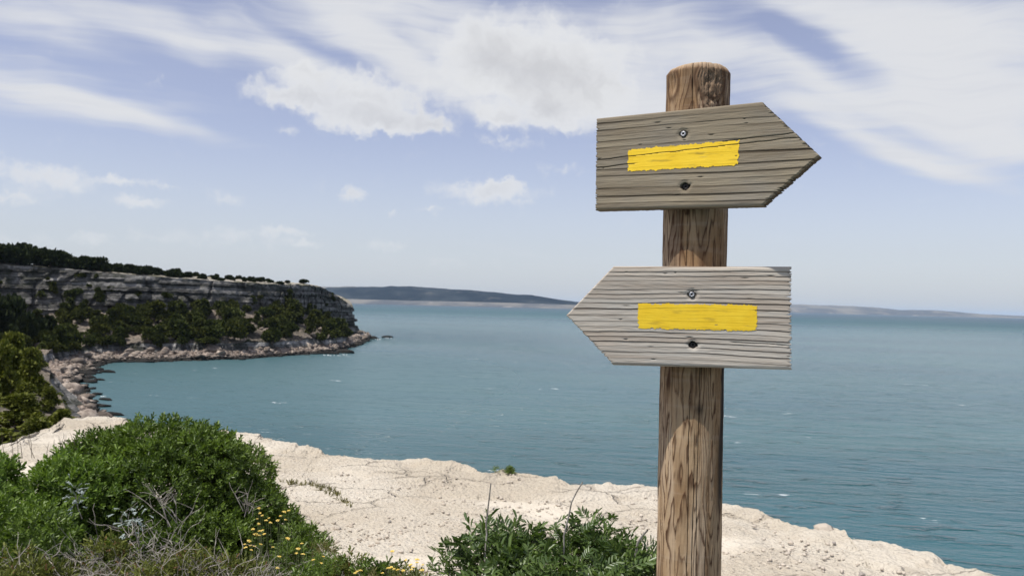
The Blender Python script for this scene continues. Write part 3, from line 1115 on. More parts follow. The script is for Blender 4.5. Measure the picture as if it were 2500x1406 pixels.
# ------------------------------------------------------------------ trees of the headland
def crown_mesh(name, mat, seed, nlobe=14, nleaf=900, shape='round', leaf=0.42):
    """a crown about 2 m wide and 1.6 m high made of leafy clumps round several limbs; origin at its base"""
    rs = np.random.RandomState(seed)
    cen = rand_unit(nlobe, rs) * rs.uniform(0.25, 0.75, (nlobe, 1))
    cen[:, 2] = np.abs(cen[:, 2]) * 0.75 + 0.45
    if shape == 'tall':
        k = rs.uniform(0, 1, nlobe)
        cen[:, 2] = 0.25 + 1.7 * k
        cen[:, :2] *= (1.05 - 0.8 * k)[:, None]
    rad = rs.uniform(0.26, 0.5, nlobe) * (0.8 if shape == 'tall' else 1)
    li = rs.randint(0, nlobe, nleaf)
    dr = rand_unit(nleaf, rs)
    dr[:, 2] = np.where(dr[:, 2] < -0.3, -dr[:, 2], dr[:, 2])
    P = cen[li] + dr * (rad[li] * rs.uniform(0.55, 1.08, nleaf))[:, None]
    P[:, 2] = np.maximum(P[:, 2], 0.02)
    D = unit(dr + 0.9 * rand_unit(nleaf, rs))
    V, Q = leaf_geo(P, D, rand_unit(nleaf, rs), rs.uniform(.6, 1.2, nleaf) * leaf, rs.uniform(.5, .9, nleaf) * leaf, 0.3, 0.2)
    ac = Acc()
    ac.add(V, Q)
    return ac.mesh(name, mat)


def trunk_mesh(name, seed, limbs=4):
    """unit trunk: 1 m from ground to crown base, with limbs running up into the crown"""
    rs = np.random.RandomState(seed)
    ac = Acc()
    lean = rs.uniform(-.12, .12, 2)
    zz = np.linspace(-0.3, 1.1, 7)
    pts = np.stack([lean[0] * zz ** 2 + .03 * np.sin(zz * 4), lean[1] * zz ** 2, zz], -1)
    ac.tube(pts, np.linspace(.10, .055, 7), 7)
    for k in range(limbs):
        a = k * 6.28 / limbs + rs.uniform(-.4, .4)
        t = np.linspace(0, 1, 5)
        q = pts[4] + np.stack([np.cos(a) * .6 * t, np.sin(a) * .6 * t, .75 * t ** .8], -1)
        ac.tube(q, np.linspace(.045, .012, 5), 5)
    return ac.mesh(name, M['bark'], True)


TRUNKS = [trunk_mesh('trunk', 40 + k) for k in range(3)]
CROWNS = {
    'pine': [crown_mesh('crown', M['leaf_pine'], 50 + k, 15, 800) for k in range(4)],
    'slope': [crown_mesh('crown', M['leaf_slope'], 60 + k, 9 + k, 1000, 'tall' if k in (1, 4) else 'round', .30) for k in range(6)],
    'near': [crown_mesh('crown', M['leaf_near_pine'], 70 + k, 26, 3000, 'tall', 0.17) for k in range(3)],
}


def plant_tree(name, P, kind, width, height, trunk_h, label, cat, group, rs):
    root = bpy.data.objects.new(name, None)
    COL.objects.link(root)
    root.empty_display_size = 0.3
    root.location = [float(c) for c in P]
    root.rotation_euler = (0, 0, rs.uniform(0, 6.28))
    tag(root, label, cat, group)
    cr = CROWNS[kind][rs.randint(len(CROWNS[kind]))]
    hz = 2.3 if kind == 'near' else 1.5
    link('crown', cr, root, (0, 0, trunk_h), None, (width / 1.9, width / 1.9, height / hz))
    link('trunk', TRUNKS[rs.randint(3)], root, None, None, (width * .7, width * .7, trunk_h + 0.25 * height))
    return root


def along(uu):
    """which stretch of the headland a station belongs to, as one sees it"""
    return ('at the left end of the cliff' if uu < 6.3 else 'left of the middle of the cliff' if uu < 8.0 else 'below the middle of the cliff' if uu < 9.6
            else 'right of the middle of the cliff' if uu < 11.2 else 'close to the headland point')


def size_word(s, a, b):
    return 'small' if s < a else 'large' if s > b else 'middling'


def build_trees():
    rs = np.random.RandomState(77)
    # row of pines on the cliff top: dense at the left, thinning out towards the point
    for k in range(215):
        uu = 4.6 + 4.8 * (rs.uniform() ** 1.1)
        P, o = head_pick(rs, [3, 3.5], uu, uu + 0.12, 0.22, 0.85)
        s = rs.uniform(0.6, 1.3) * (1.4 - 1.0 * sstep(5.6, 9.2, uu))
        plant_tree('pine_tree', P - [0, 0, .3], 'pine', 3.6 * s, 3.2 * s, 0.12 * s,
                   size_word(s, .8, 1.35) + ' dark round pine on the cliff top, ' + ('in the dense left end of the row' if uu < 6.0 else 'left of the middle of the row' if uu < 7.3 else 'right of the middle of the row' if uu < 8.4 else 'in the thinning right end of the row'), 'tree', 'pines along the cliff top', rs)
    for k, uu in enumerate((9.55, 9.75, 10.6)):
        P, o = head_pick(rs, [3], uu, uu + 0.1, 0.3, 0.9)
        s = (0.75, 0.6, 1.0)[k]
        plant_tree('cliff_top_bush', P - [0, 0, .2], 'pine', 3.0 * s, 1.5 * s, 0.2,
                   ['small dark bush at the end of the pine row on the cliff top', 'lower dark bush beside the last pines of the cliff top',
                    'single dark bush alone on the bare cliff top near the point'][k], 'bush', 'pines along the cliff top', rs)
    # scrub and small trees on the slope below the cliff
    n = 0
    while n < 300:
        uu = rs.uniform(4.0, 8.6) if n < 150 else rs.uniform(7.6, 12.2)
        P, o = head_pick(rs, [0.5, 1], uu, uu + 0.15, 0.12, 1.0)
        dens = pnoise(P[0] * 0.07 + 3, P[1] * 0.07, 2.0) + 0.25
        if rs.uniform(-0.45, 0.5) > dens:
            continue
        s = rs.uniform(0.6, 1.3)
        if 8.0 < uu < 10.8:
            s *= 1.3
        hs = rs.uniform(.75, 1.35)
        plant_tree('slope_shrub', P - [0, 0, .35], 'slope', 3.3 * s / hs ** .5, 2.5 * s * hs, 0.25 * s,
                   size_word(s, .85, 1.25) + ' dark evergreen shrub ' + ('high on the slope, ' if P[2] > -7.5 else 'low on the slope, ') + along(uu), 'shrub', 'shrubs on the slope under the cliff', rs)
        n += 1
    # shrubs clinging to the cliff face
    for k in range(80):
        uu = rs.uniform(4.4, 13.6)
        P, o = head_pick(rs, [2], uu, uu + 0.1, 0.02, 0.8 if k % 3 == 0 else .4)
        s = rs.uniform(0.5, 1.15)
        plant_tree('cliff_shrub', P - np.array([o[0], o[1], 0]) * 0.3, 'slope', 2.4 * s, 2.2 * s, 0.1,
                   size_word(s, .7, .95) + ' dark shrub clinging to the rock face, ' + along(uu).replace('below the middle', 'in the middle'), 'shrub', 'shrubs on the cliff face', rs)
    # tall dark trees in front of the cliff at the left edge
    for k, (px, py, dep, w_, h_) in enumerate(((25, 800, 176, 5.5, 8.5), (62, 830, 170, 4.5, 6.5), (-15, 820, 172, 6, 9.5), (110, 812, 185, 4.5, 5.5))):
        P = at(px, py, dep)
        P = on_headland(P)
        plant_tree('slope_tree', P - [0, 0, .4], 'pine', w_, h_, 1.2,
                   ['tall dark tree before the cliff at the left edge', 'lower dark tree beside the tall one at the left edge',
                    'dark tree cut by the left edge of the picture', 'dark tree on the slope right of the tall left trees'][k], 'tree', 'trees before the cliff at the left', rs)
    # sunlit young pines on the near slope at the left
    spots = [(28, 1010, 62, 3.2, 5.0), (70, 1022, 60, 2.4, 3.6), (-10, 1030, 56, 3.0, 4.6), (105, 1015, 66, 1.7, 2.2), (50, 960, 76, 3.0, 3.6), (8, 930, 84, 3.2, 3.6), (95, 960, 80, 2.0, 2.0), (45, 900, 92, 3.0, 3.2), (118, 1028, 58, 1.6, 1.7), (-5, 980, 70, 3.2, 4.2), (85, 905, 96, 2.6, 2.4), (60, 1040, 52, 2.0, 2.2), (140, 985, 72, 1.5, 1.3)]
    labs = ['tall sunlit young pine at the left edge above the rubble shore', 'sunlit young pine right of the tall one on the near slope', 'sunlit young pine cut by the left edge of the picture',
            'small sunlit pine beside the shore rubble', 'sunlit pine behind the tall young pine', 'farthest sunlit pine on the near slope by the left edge', 'low sunlit bush at the rubble, right of the pines',
            'sunlit pine high on the near slope under the dark tall trees', 'small round sunlit bush near the ledge, right of the young pines', 'sunlit pine at the very left edge between two others',
            'sunlit bush at the upper right of the near pines', 'sunlit low pine just above the ledge bushes', 'lowest sunlit bush in the shore rubble']
    for (px, py, dep, w_, h_), lb in zip(spots, labs):
        P = at(px, py, dep)
        P = on_headland(P)
        plant_tree('young_pine', P - [0, 0, .3], 'near', w_, h_ * 1.1, 0.12, lb, 'tree', 'young pines on the near slope', rs)
    # low bushes right behind the pale ledge
    spots = [(20, 1062, 27, 1.5, .55), (70, 1052, 28, 1.1, .5), (110, 1038, 29, 1.0, .55), (135, 1035, 31, .9, .5), (-30, 1070, 25, 1.5, .6), (90, 1044, 32, 1.0, .5), (150, 1030, 33, .8, .5), (45, 1045, 34, 1.1, .5)]
    for k, (px, py, dep, w_, h_) in enumerate(spots):
        P = at(px, py + 4, dep)
        P = on_headland(P)
        plant_tree('ledge_bush', P - [0, 0, .15], 'near', w_ * 2.0, h_ * 3.0, 0.1,
                   ['second low bush behind the ledge from the left edge', 'fourth low bush behind the ledge from the left edge', 'sixth low bush behind the ledge from the left edge', 'seventh low bush behind the ledge, left of its raised step',
                    'low bush behind the ledge cut by the left edge', 'fifth low bush behind the ledge from the left edge', 'rightmost low bush behind the ledge, at its raised step', 'third low bush behind the ledge from the left edge'][k], 'bush', 'bushes behind the ledge', rs)


build_trees()


# ------------------------------------------------------------------ boulders on the shore
ROCKS = []
for k in range(8):
    Vr, Fr = rock_shape(100 + k, 2, 0.72, 0.25)
    ROCKS.append(mesh_arrays('boulder', Vr, Fr, False, M['boulder']))
WETS = []
for k in range(4):
    Vr, Fr = rock_shape(140 + k, 2, 0.55, 0.25)
    WETS.append(mesh_arrays('rock', Vr, Fr, False, M['wet_rock']))


def build_boulders():
    rs = np.random.RandomState(31)
    for k in range(190):
        uu = rs.uniform(2.0, 8.2) if k < 120 else rs.uniform(8.2, 15.0)
        P, o = head_pick(rs, [0], uu, uu + 0.12, 0.30, 1.0)
        s = (0.35 + 1.5 * rs.uniform() ** 2.2) * (1.0 if k < 120 else 1.1)
        bo = link('boulder', ROCKS[rs.randint(8)], None, P + [0, 0, .12 * s], (rs.uniform(-.35, .35), rs.uniform(-.35, .35), rs.uniform(0, 6.28)), (s * rs.uniform(.8, 1.4), s, s * rs.uniform(.7, 1.1)))
        if k < 120:
            tag(bo, size_word(s, .7, 1.0) + ' boulder in the rubble of the near shore, ' + ('nearest to the ledge' if uu < 3.3 else 'half way round the bay' if uu < 5.0 else 'in the corner of the bay'), 'boulder', 'boulders on the near shore')
        else:
            tag(bo, size_word(s, .85, 1.2) + ' pale boulder on the headland beach, ' + ('near the corner of the bay' if uu < 9.6 else 'along the middle of the beach' if uu < 12 else 'by the point'), 'boulder', 'boulders under the headland')
    # fallen blocks on the slope
    for k in range(46):
        uu = rs.uniform(4.0, 12.5)
        P, o = head_pick(rs, [1], uu, uu + 0.12, 0.0, 0.75)
        s = rs.uniform(0.7, 1.5)
        bo = link('fallen_block', ROCKS[rs.randint(8)], None, P + [0, 0, .5 * s], (rs.uniform(-.35, .35), rs.uniform(-.35, .35), rs.uniform(0, 6.28)), (s * 1.2, s, s))
        tag(bo, size_word(s, .95, 1.25) + ' grey fallen block among the slope shrubs, ' + along(uu), 'rock', 'fallen blocks on the slope')
    # dark wet rocks along the waterline
    for k in range(64):
        uu = rs.uniform(2.4, 15.3)
        P, o = head_pick(rs, [0], uu, uu + 0.12, 0.14, 0.26)
        s = rs.uniform(0.7, 1.5)
        Q = np.array([P[0], P[1], SEA_Z + 0.05])
        bo = link('wet_rock', WETS[rs.randint(4)], None, Q, (0, 0, rs.uniform(0, 6.28)), (s * rs.uniform(1.0, 1.9), s, s * .8))
        tag(bo, size_word(s, .95, 1.25) + ' dark wet rock at the waterline, ' + ('of the near shore' if uu < 5.0 else 'in the corner of the bay' if uu < 8 else 'of the headland beach' if uu < 12 else 'round the point'), 'rock', 'wet rocks along the waterline')
    # rocks that stand out
    single = [
        ('long low dark rock in the water just behind the pale ledge', on_z(262, 1013, SEA_Z), (2.6, 1.0, .8)),
        ('dark rock awash with white water left of the bay', on_z(238, 964, SEA_Z), (1.0, .7, .8)),
        ('flat dark rock just off the near shore, below the white water', on_z(258, 976, SEA_Z), (1.5, .8, .5)),
        ('dark humped rock touching the foot of the headland point', on_z(893, 826, SEA_Z), (3.6, 2.2, 2.2)),
        ('second dark humped rock off the headland point', on_z(910, 826, SEA_Z), (2.4, 1.8, 2.0)),
        ('outermost dark rock alone in the water off the point', on_z(943, 823.5, SEA_Z), (2.8, 1.8, 1.3)),
        ('dark pointed rock at the tip of the lower rock spit', on_z(838, 862, SEA_Z), (3.0, 1.8, 2.0)),
        ('long dark rock behind the pointed one on the spit', on_z(800, 864, SEA_Z), (4.2, 1.6, 1.5)),
        ('dark rock at the water in the corner of the bay', on_z(262, 909, SEA_Z), (2.1, 1.2, 1.0)),
        ('dark rock beside the pale slab at the water', on_z(345, 884, SEA_Z), (3.0, 1.4, 1.1)),
        ('small dark rock off the corner of the bay', on_z(242, 928, SEA_Z), (1.4, .8, .6)),
    ]
    for lb, P, s in single:
        bo = link('dark_rock', WETS[rs.randint(4)], None, P + [0, 0, .1], (0, 0, rs.uniform(-.3, .3)), s)
        tag(bo, lb, 'rock')
    Pb = on_headland(at(518, 868, 208)) + np.array([0, 0, .3])
    bo = link('pale_slab', ROCKS[2], None, Pb, (0, 0.1, .2), (2.6, 1.8, 1.5))
    tag(bo, 'large smooth pale boulder on the beach below the slope', 'boulder')
    Pb = on_headland(at(258, 800, 205)) + np.array([0, 0, .4])
    bo = link('pale_block', ROCKS[4], None, Pb, (0.2, 0.1, .9), (1.9, 1.6, 1.7))
    tag(bo, 'pale square block standing out on the dark slope', 'boulder')
    # small rubble, past counting
    ac = Acc()
    V0, F0 = icosphere(1)
    for k in range(2200):
        uu = rs.uniform(1.8, 15.2)
        P, o = head_pick(rs, [0], uu, uu + 0.12, 0.27, 1.0)
        s = 0.12 + 0.6 * rs.uniform() ** 2.2
        Vk = V0 * (1 + .35 * rs.uniform(-1, 1, (len(V0), 1))) * [s * 1.3, s, s * .7] + P
        ac.add(Vk, None, F0)
    o = link('shore_rubble', ac.mesh('shore_rubble', M['boulder']))
    tag(o, 'small pale rubble covering the shore of the bay', 'rubble', kind='stuff')
    # white water round the rocks
    ac = Acc()
    for (px, py, lx, ly) in ((250, 968, .4, .3), (812, 868, 1.2, .8), (842, 866, .8, .8), (793, 867, .8, .8), (949, 825, 1.2, 1.4), (921, 828, 1.0, 1.4)):
        P = on_z(px, py, SEA_Z)
        for j in range(9):
            c = P + np.array([rs.normal() * lx * .7, rs.normal() * ly * .8, 0.0])
            th = np.linspace(0, 6.283, 9)[:-1]
            r = rs.uniform(.08, .42, 8)
            ring = c + np.stack([np.cos(th) * r * lx * .5, np.sin(th) * r * ly * .5, np.full(8, .03)], -1)
            ac.add(np.concatenate([ring, [c + [0, 0, .12]]]), None, [[q, (q + 1) % 8, 8] for q in range(8)])
    o = link('sea_foam', ac.mesh('sea_foam', M['foam']))
    tag(o, 'white water breaking round the shore rocks', 'foam', kind='stuff')


build_boulders()

# ------------------------------------------------------------------ the signpost
POST_Y = 1.68
POST_C = at(1690, 900, POST_Y)          # axis
POST_X = POST_C[0]
POST_R = 0.0622
POST_TOP = at(1707, 153, POST_Y - 0.05)[2]


def build_post():
    th = np.concatenate([np.linspace(-1.75, 1.75, 260), np.linspace(1.75, 2 * math.pi - 1.75, 42)[1:-1]])   # 0 faces the camera
    nz = 620
    zz = np.linspace(-0.35, POST_TOP - 0.012, nz)
    T, Z = np.meshgrid(th, zz)
    cx, cy = np.sin(T), -np.cos(T)
    # growth layers showing as flame shaped outlines
    q = 1.7 * fbm(cx * 1.25 + 3.0, cy * 1.25, Z * 2.1 + 1.0, 2, 0.5) + 0.42 * fbm(cx * 3.2, cy * 3.2, Z * 8.0, 3) + 0.55 * pnoise(cx * 0.8, cy * 0.8 + 5, Z * 0.8)
    q = q * 2.8
    fr = q - np.floor(q)
    line = sstep(0.60, 0.94, fr) * (1 - sstep(0.985, 1.0, fr)) + 0.4 * sstep(0.12, 0.0, fr)
    line *= 0.72 + 0.28 * sstep(-0.5, 0.3, fbm(cx * 2, cy * 2, Z * 4 + 8, 2))
    tone = sstep(0.05, 0.6, fbm(cx * 1.8 + 7, cy * 1.8, Z * 3.0, 4)) * 0.75
    bare = sstep(-0.05, 0.4, fbm(cx * 1.6 + 1, cy * 1.6 + 9, Z * 2.2 + 4, 3))
    h = 0.0014 * fbm(cx * 1.2, cy * 1.2, Z * 3.0 + 2, 3) - 0.0010 * (1 - fr) + 0.0007 * fbm(cx * 6, cy * 6, Z * 14, 3)
    # checks: long upright cracks
    crack = np.zeros_like(Z)
    rs = np.random.RandomState(4)
    zt = POST_TOP
    specs = [(-0.26, 0.0, 1.46, .8), (0.02, 1.02, 1.62, 1.0), (0.10, 0.2, 1.10, .7), (-0.62, 0.3, 1.20, .7), (0.33, 0.4, 1.25, .8), (0.52, 0.1, 1.05, .8), (-0.85, 1.4, 1.75, .6),
             (-0.38, 1.86, zt + .05, .8), (0.12, 1.97, zt + .05, 1.2), (-0.10, 0.75, 1.40, .9), (0.68, 1.55, 1.78, .7), (0.42, 1.52, 1.80, .7), (-1.0, 0.0, 0.9, .6), (0.85, 0.0, 1.3, .6), (-0.45, 1.5, 1.8, .6)]
    for t0, z0, z1, w_ in specs:
        c = t0 + 0.035 * pnoise(Z * 5.0 + t0 * 9, t0 * 3.1, 1.0) + 0.008 * pnoise(Z * 40, t0, 4.0)
        ww = 0.0135 * w_ * sstep(z0, z0 + .09, Z) * (1 - sstep(z1 - .09, z1, Z))
        crack = np.maximum(crack, sstep(1.0, 0.35, np.abs(T - c) / (ww + 1e-5)) * (ww > 1e-4))
    h = h - 0.005 * crack
    # the big knot near the top with torn grain under it
    kz, kt = at(1722, 192, POST_Y - .06)[2], 0.22
    du, dv = (T - kt) * POST_R, (Z - kz)
    rk = np.hypot(du / 1.0, dv / 1.12)
    kn = sstep(0.034, 0.028, rk)
    rings = 0.5 + 0.5 * np.sin(rk * 1150 + 2.0 * pnoise(du * 90, dv * 90, 2.0))
    h = h + kn * (0.0022 * rings - 0.0025 * sstep(0.016, 0.0, rk) - 0.0045 * sstep(0.1, 0.5, pnoise(du * 120, dv * 120, 5)) * sstep(.03, .01, rk))
    line = line * (1 - kn) + kn * (0.35 + 0.6 * rings * 0.6)
    rim = np.exp(-((rk - 0.033) / 0.004) ** 2)
    line = np.maximum(line, 0.9 * rim)
    tone = np.maximum(tone * (1 - kn), kn * 0.35)
    torn = np.exp(-((du - 0.008) / 0.022) ** 2) * sstep(kz - .075, kz - .05, Z) * sstep(kz - .018, kz - .034, Z)
    tn = fbm(du * 130 + dv * 60, dv * 130, 3.0, 3)
    h = h + torn * 0.006 * tn
    line = np.maximum(line, torn * sstep(0.05, -0.35, tn) * 0.95)
    # a second half knot at the left rim
    rk2 = np.hypot((T + 1.15) * POST_R / 1.0, (Z - (kz - .004)) / 1.5)
    line = np.maximum(line, 0.8 * np.exp(-((rk2 - 0.019) / 0.004) ** 2))
    h = h - 0.003 * sstep(0.016, 0.006, rk2)
    # black weather stain down the right side
    zs0, zs1 = at(1690, 1252, POST_Y)[2], at(1690, 905, POST_Y)[2]
    tsn = 1.00 + 0.10 * pnoise(Z * 7, 3.0, 2.0) - 0.14 * sstep(zs0 + .25, zs0 + .05, Z)
    stain = np.exp(-((T - tsn - .08) / 0.19) ** 4) * sstep(zs0 - .01, zs0 + .05, Z) * sstep(zs1 + .12, zs1, Z)
    blob = np.exp(-(((T - 0.03) * POST_R / .009) ** 2 + ((Z - at(1690, 990, POST_Y)[2]) / .011) ** 2))
    stain = np.clip(np.maximum(stain, 0.8 * blob), 0, 1)
    for (tx, zpx, a, b2) in ((0.12, 1010, .20, .03), (-0.1, 1120, .15, .012)):
        pass
    rr = POST_R + h
    x, y = rr * cx, rr * cy
    V = np.stack([x, y, Z], -1)
    nc = len(th)
    # bevelled, slightly uneven head
    caps = []
    top_n = 0.006 * fbm(np.sin(th) * 1.5, -np.cos(th) * 1.5, 8.0, 3)
    for (dr, dzv) in ((0.0055, 0.0085), (0.0062, 0.0092), (0.020, 0.0108), (0.036, 0.0120), (0.050, 0.0125), (0.0618, 0.0125)):
        rw = np.maximum(POST_R - dr, 0.0004) + h[-1] * max(0, 1 - dr / .03)
        caps.append(np.stack([rw * np.sin(th), -rw * np.cos(th), np.full(nc, zz[-1] + dzv) + top_n * min(1, dr / .01) * max(0, 1 - dr / .062)], -1))
    ncap = len(caps)
    V = np.concatenate([V, np.array(caps)], 0)

    def ext(a, v):
        return np.concatenate([a, np.full((ncap, nc), v)], 0)
    F = grid_faces(nz + ncap, nc, True)
    attrs = {'line': ext(np.clip(line, 0, 1), 0.05), 'tone': ext(tone, 0.0), 'crack': ext(crack, 0.0), 'stain': ext(stain, 0.0), 'bare': ext(bare, 1.0)}
    root = bpy.data.objects.new('signpost', None)
    COL.objects.link(root)
    root.location = (float(POST_X), POST_Y, 0)
    tag(root, 'round wooden trail signpost with two arrow boards before the sea', 'signpost')
    me = mesh_arrays('post', V, F, True, M['post'], attrs)
    sm = np.ones(len(me.polygons), bool)
    sm[(nz - 1) * nc:] = False
    me.polygons.foreach_set('use_smooth', sm)
    link('post', me, root)
    return root


SIGN = build_post()


def plane_uv(px, py, nrm, udir, dist):
    """where the line of sight meets a board's front plane, in board coordinates relative to the post axis"""
    o = np.array([POST_X, POST_Y, 0.0])
    d = ray(px, py)
    k = ((o + nrm * dist - CAM) @ nrm) / (d @ nrm)
    p = CAM + d * k
    return (p - o) @ udir, p[2]


def build_board(name, yaw, px_corners, arrow, mat, seed, nlines, relief, screws, paint_px, slant, label, thick=0.034, cracks=(), jag=0.006):
    """px_corners: bl, br, tr, tl and tip of the front face in photograph pixels"""
    a = R(yaw)
    nrm = np.array([-math.sin(a), -math.cos(a), 0])
    ud = np.array([math.cos(a), -math.sin(a), 0])
    dist = POST_R + 0.0005 + thick
    uv = {k: plane_uv(*p, nrm, ud, dist) for k, p in px_corners.items()}
    tip = uv['tip']
    (ubl, vbl), (ubr, vbr), (utr, vtr), (utl, vtl) = uv['bl'], uv['br'], uv['tr'], uv['tl']
    print(name, {k: (round(float(p[0]), 4), round(float(p[1]), 4)) for k, p in uv.items()})

    def vb(u):
        return vbl + (vbr - vbl) * (u - ubl) / (ubr - ubl)

    def vt(u):
        return vtl + (vtr - vtl) * (u - utl) / (utr - utl)
    um = 0.5 * (ubl + ubr)
    rs = np.random.RandomState(seed)
    e = np.array([0, .0008, .0018, .003, .0045, .0065]) / 0.2
    r = np.concatenate([e, np.linspace(e[-1], 1 - e[-1], 250)[1:-1], 1 - e[::-1]])
    es = np.array([0, .0008, .0018, .003, .0045, .0065, .009]) / 0.42
    s = np.concatenate([es, np.linspace(es[-1], 1 - es[-1], 240)[1:-1], 1 - es[::-1]])
    rt = (tip[1] - vb(tip[0])) / (vt(tip[0]) - vb(tip[0]))
    if arrow == 'right':
        uL = np.interp(r, [0, 1], [ubl, utl])
        uR = np.interp(r, [0, rt, 1], [ubr, tip[0], utr])
    else:
        uL = np.interp(r, [0, rt, 1], [ubl, tip[0], utl])
        uR = np.interp(r, [0, 1], [ubr, utr])

    H = 0.2

    def phase(u, v):
        y = (v - vb(um))
        wob = 0.0075 * pnoise(u * 2.6 + seed, y * 6.0, 1.0) + 0.0016 * pnoise(u * 9.0, y * 22 + seed, 2.0)
        yy = y + slant * u + wob
        yy = yy + 0.010 * pnoise(3.3 * seed, yy * 21.0, 7.0) + 0.014 * pnoise(1.3 * seed, yy * 9.0, 4.0)
        return yy * nlines / H

    # frayed ends: the soft wood between the lines has worn back
    def fray(uend, rr, sgn, amt):
        v = vb(um) + (vt(um) - vb(um)) * rr
        ph = phase(np.full_like(v, uend), v)
        n1 = pnoise(rr * 160 + seed, 0.5, 2.0)
        n2 = pnoise(rr * 42, 1.5, seed * 1.0)
        deep = np.maximum(0, n1 - 0.25) * 1.4 + 0.35 * np.abs(n2)
        return sgn * amt * deep * sstep(0, .02, rr) * sstep(1, .98, rr)
    nearT = np.abs(r - rt)
    soft = sstep(0.0, 0.05, nearT)
    if arrow == 'right':
        uL = uL + fray(ubl, r, 1, jag)
        uR = uR + fray(ubr, r, -1, jag * 1.2) * soft
    else:
        uL = uL + fray(ubl, r, 1, jag * 0.9) * soft * (r < rt)
        uR = uR + fray(ubr, r, -1, jag * 1.6)

    def relief_at(u, v, edge=None):
        ph = phase(u, v)
        fr = ph - np.floor(ph)
        var = 0.50 + 0.75 * pnoise(np.floor(ph) * 3.17 + .37, u * 3.0, seed + .5)
        var = np.clip(var, 0.06, 1.15)
        hh = relief * var * ((1 - fr) ** 1.5 - 1.0) + relief * 0.9 * var * sstep(0.97, 1.0, fr)
        hh = hh + 0.00025 * fbm(u * 30, v * 350, seed, 3)
        ln = (sstep(0.70, 0.93, fr) + 0.55 * sstep(0.05, 0.0, fr)) * np.clip(var * 1.15, 0.12, 1)
        tone = sstep(-0.1, 0.5, pnoise(np.floor(ph) * 5.7, u * 2.4, seed + 2.0)) * 0.6
        hole = np.zeros_like(u)
        for (cu, cv, c_len, c_sl, c_w) in cracks:
            x = u - cu
            yy = v - (cv + c_sl * x + 0.0016 * pnoise(u * 30, cu * 10, 3.0))
            on = sstep(0, .012, x) * sstep(c_len, c_len - .02, x)
            k = np.exp(-(yy / c_w) ** 2) * on
            hh = hh - 0.004 * k
            hole = np.maximum(hole, 0.9 * k)
        return hh, np.clip(ln, 0, 1), tone, hole

    S_, Rr = np.meshgrid(s, r)
    U = uL[:, None] * (1 - S_) + uR[:, None] * S_
    # rows keep parallel to the edges even where the arrow narrows
    Vv = vb(U) + (vt(U) - vb(U)) * Rr
    hh, line, tone, hole = relief_at(U, Vv)
    # distance to the outline for the rounded arris
    dB = (Vv - vb(U))
    dT = (vt(U) - Vv)
    dL = (U - uL[:, None])
    dR = (uR[:, None] - U)
    bev = 0.0045
    for dd, bv in ((dB, bev * 1.5), (dT, bev), (dL, bev * .7), (dR, bev * .7)):
        hh = hh - bev * (1 - np.sqrt(np.clip(1 - (1 - np.clip(dd / bv, 0, 1)) ** 2, 0, 1)))
    # chips and small pits
    for _ in range(15):
        cu, cv = rs.uniform(ubl, ubr), rs.uniform(vb(um) + .01, vt(um) - .01)
        k = np.exp(-(((U - cu) / rs.uniform(.0015, .006)) ** 2 + ((Vv - cv) / rs.uniform(.0006, .0011)) ** 2))
        hh = hh - 0.0022 * k
        hole = np.maximum(hole, 0.8 * k)
    # screw holes
    sc = []
    for (px, py, hr, depth) in screws:
        cu, cv = plane_uv(px, py, nrm, ud, dist)
        ang = np.arctan2(Vv - cv, U - cu)
        rad = np.hypot(U - cu, (Vv - cv))
        edge = hr * (1.10 + 0.22 * pnoise(np.cos(ang) * 2 + px, np.sin(ang) * 2, 3.0) + 0.55 * np.maximum(0, np.abs(np.cos(ang)) - .8) * 2.5)
        k = sstep(edge * 1.12, edge * 0.92, rad)
        hh = hh - depth * k - 0.0012 * np.exp(-((rad - edge * 1.2) / .003) ** 2)
        hole = np.maximum(hole, 0.9 * k)
        sc.append((cu, cv, hr, depth))
    # torn patches on the outline
    nr, nc = U.shape
    P = np.stack([U, Vv, hh], -1)
    # skirt round the outline, back to the rear face
    loop = np.concatenate([np.arange(nc), (np.arange(1, nr) * nc + nc - 1), ((nr - 1) * nc + np.arange(nc - 2, -1, -1)), (np.arange(nr - 2, 0, -1) * nc)])
    Pf = P.reshape(-1, 3)
    ring0 = Pf[loop]
    cen = np.array([um, 0.5 * (vb(um) + vt(um)), 0])
    verts = [Pf]
    faces = [grid_faces(nr, nc)]
    nloop = len(loop)
    prev = loop
    base = len(Pf)
    for kk, fz in enumerate((0.25, 0.5, 0.75, 0.93, 1.0)):
        q = ring0.copy()
        q[:, 2] = -bev + (-(thick - bev)) * fz
        jit = 0.0009 * pnoise(ring0[:, 0] * 160, ring0[:, 1] * 160, kk * 3.0)
        shrink = 0.003 if fz == 1.0 else 0.0
        dirc = unit(cen[:2] - q[:, :2])
        q[:, :2] += dirc * (np.reshape(jit, (-1, 1)) + shrink)
        ids = base + np.arange(nloop)
        verts.append(q)
        faces.append(np.stack([prev, ids, np.roll(ids, -1), np.roll(prev, -1)], -1))
        prev = ids
        base += nloop
    verts.append(np.array([[um, cen[1], -thick]]))
    fan = np.stack([prev, np.full(nloop, base), np.roll(prev, -1)], -1)
    V = np.concatenate(verts)
    nb = len(V) - len(Pf)
    edge_shade = np.zeros(nloop)  # ends and bottom edge: their shade painted dark, on top of darker end grain
    edge_shade[nc:nc + nr - 1] = 1
    edge_shade[-(nr - 2):] = 1
    edge_shade[:nc] = 0.75
    lb_ = np.concatenate([np.tile(np.where(edge_shade > 0, edge_shade * .95, .12), 5), [.3]])
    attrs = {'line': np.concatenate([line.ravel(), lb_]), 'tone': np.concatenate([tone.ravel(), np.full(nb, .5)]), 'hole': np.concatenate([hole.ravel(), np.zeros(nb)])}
    me = mesh_arrays(name, V, [np.concatenate(faces), fan], True, mat, attrs)
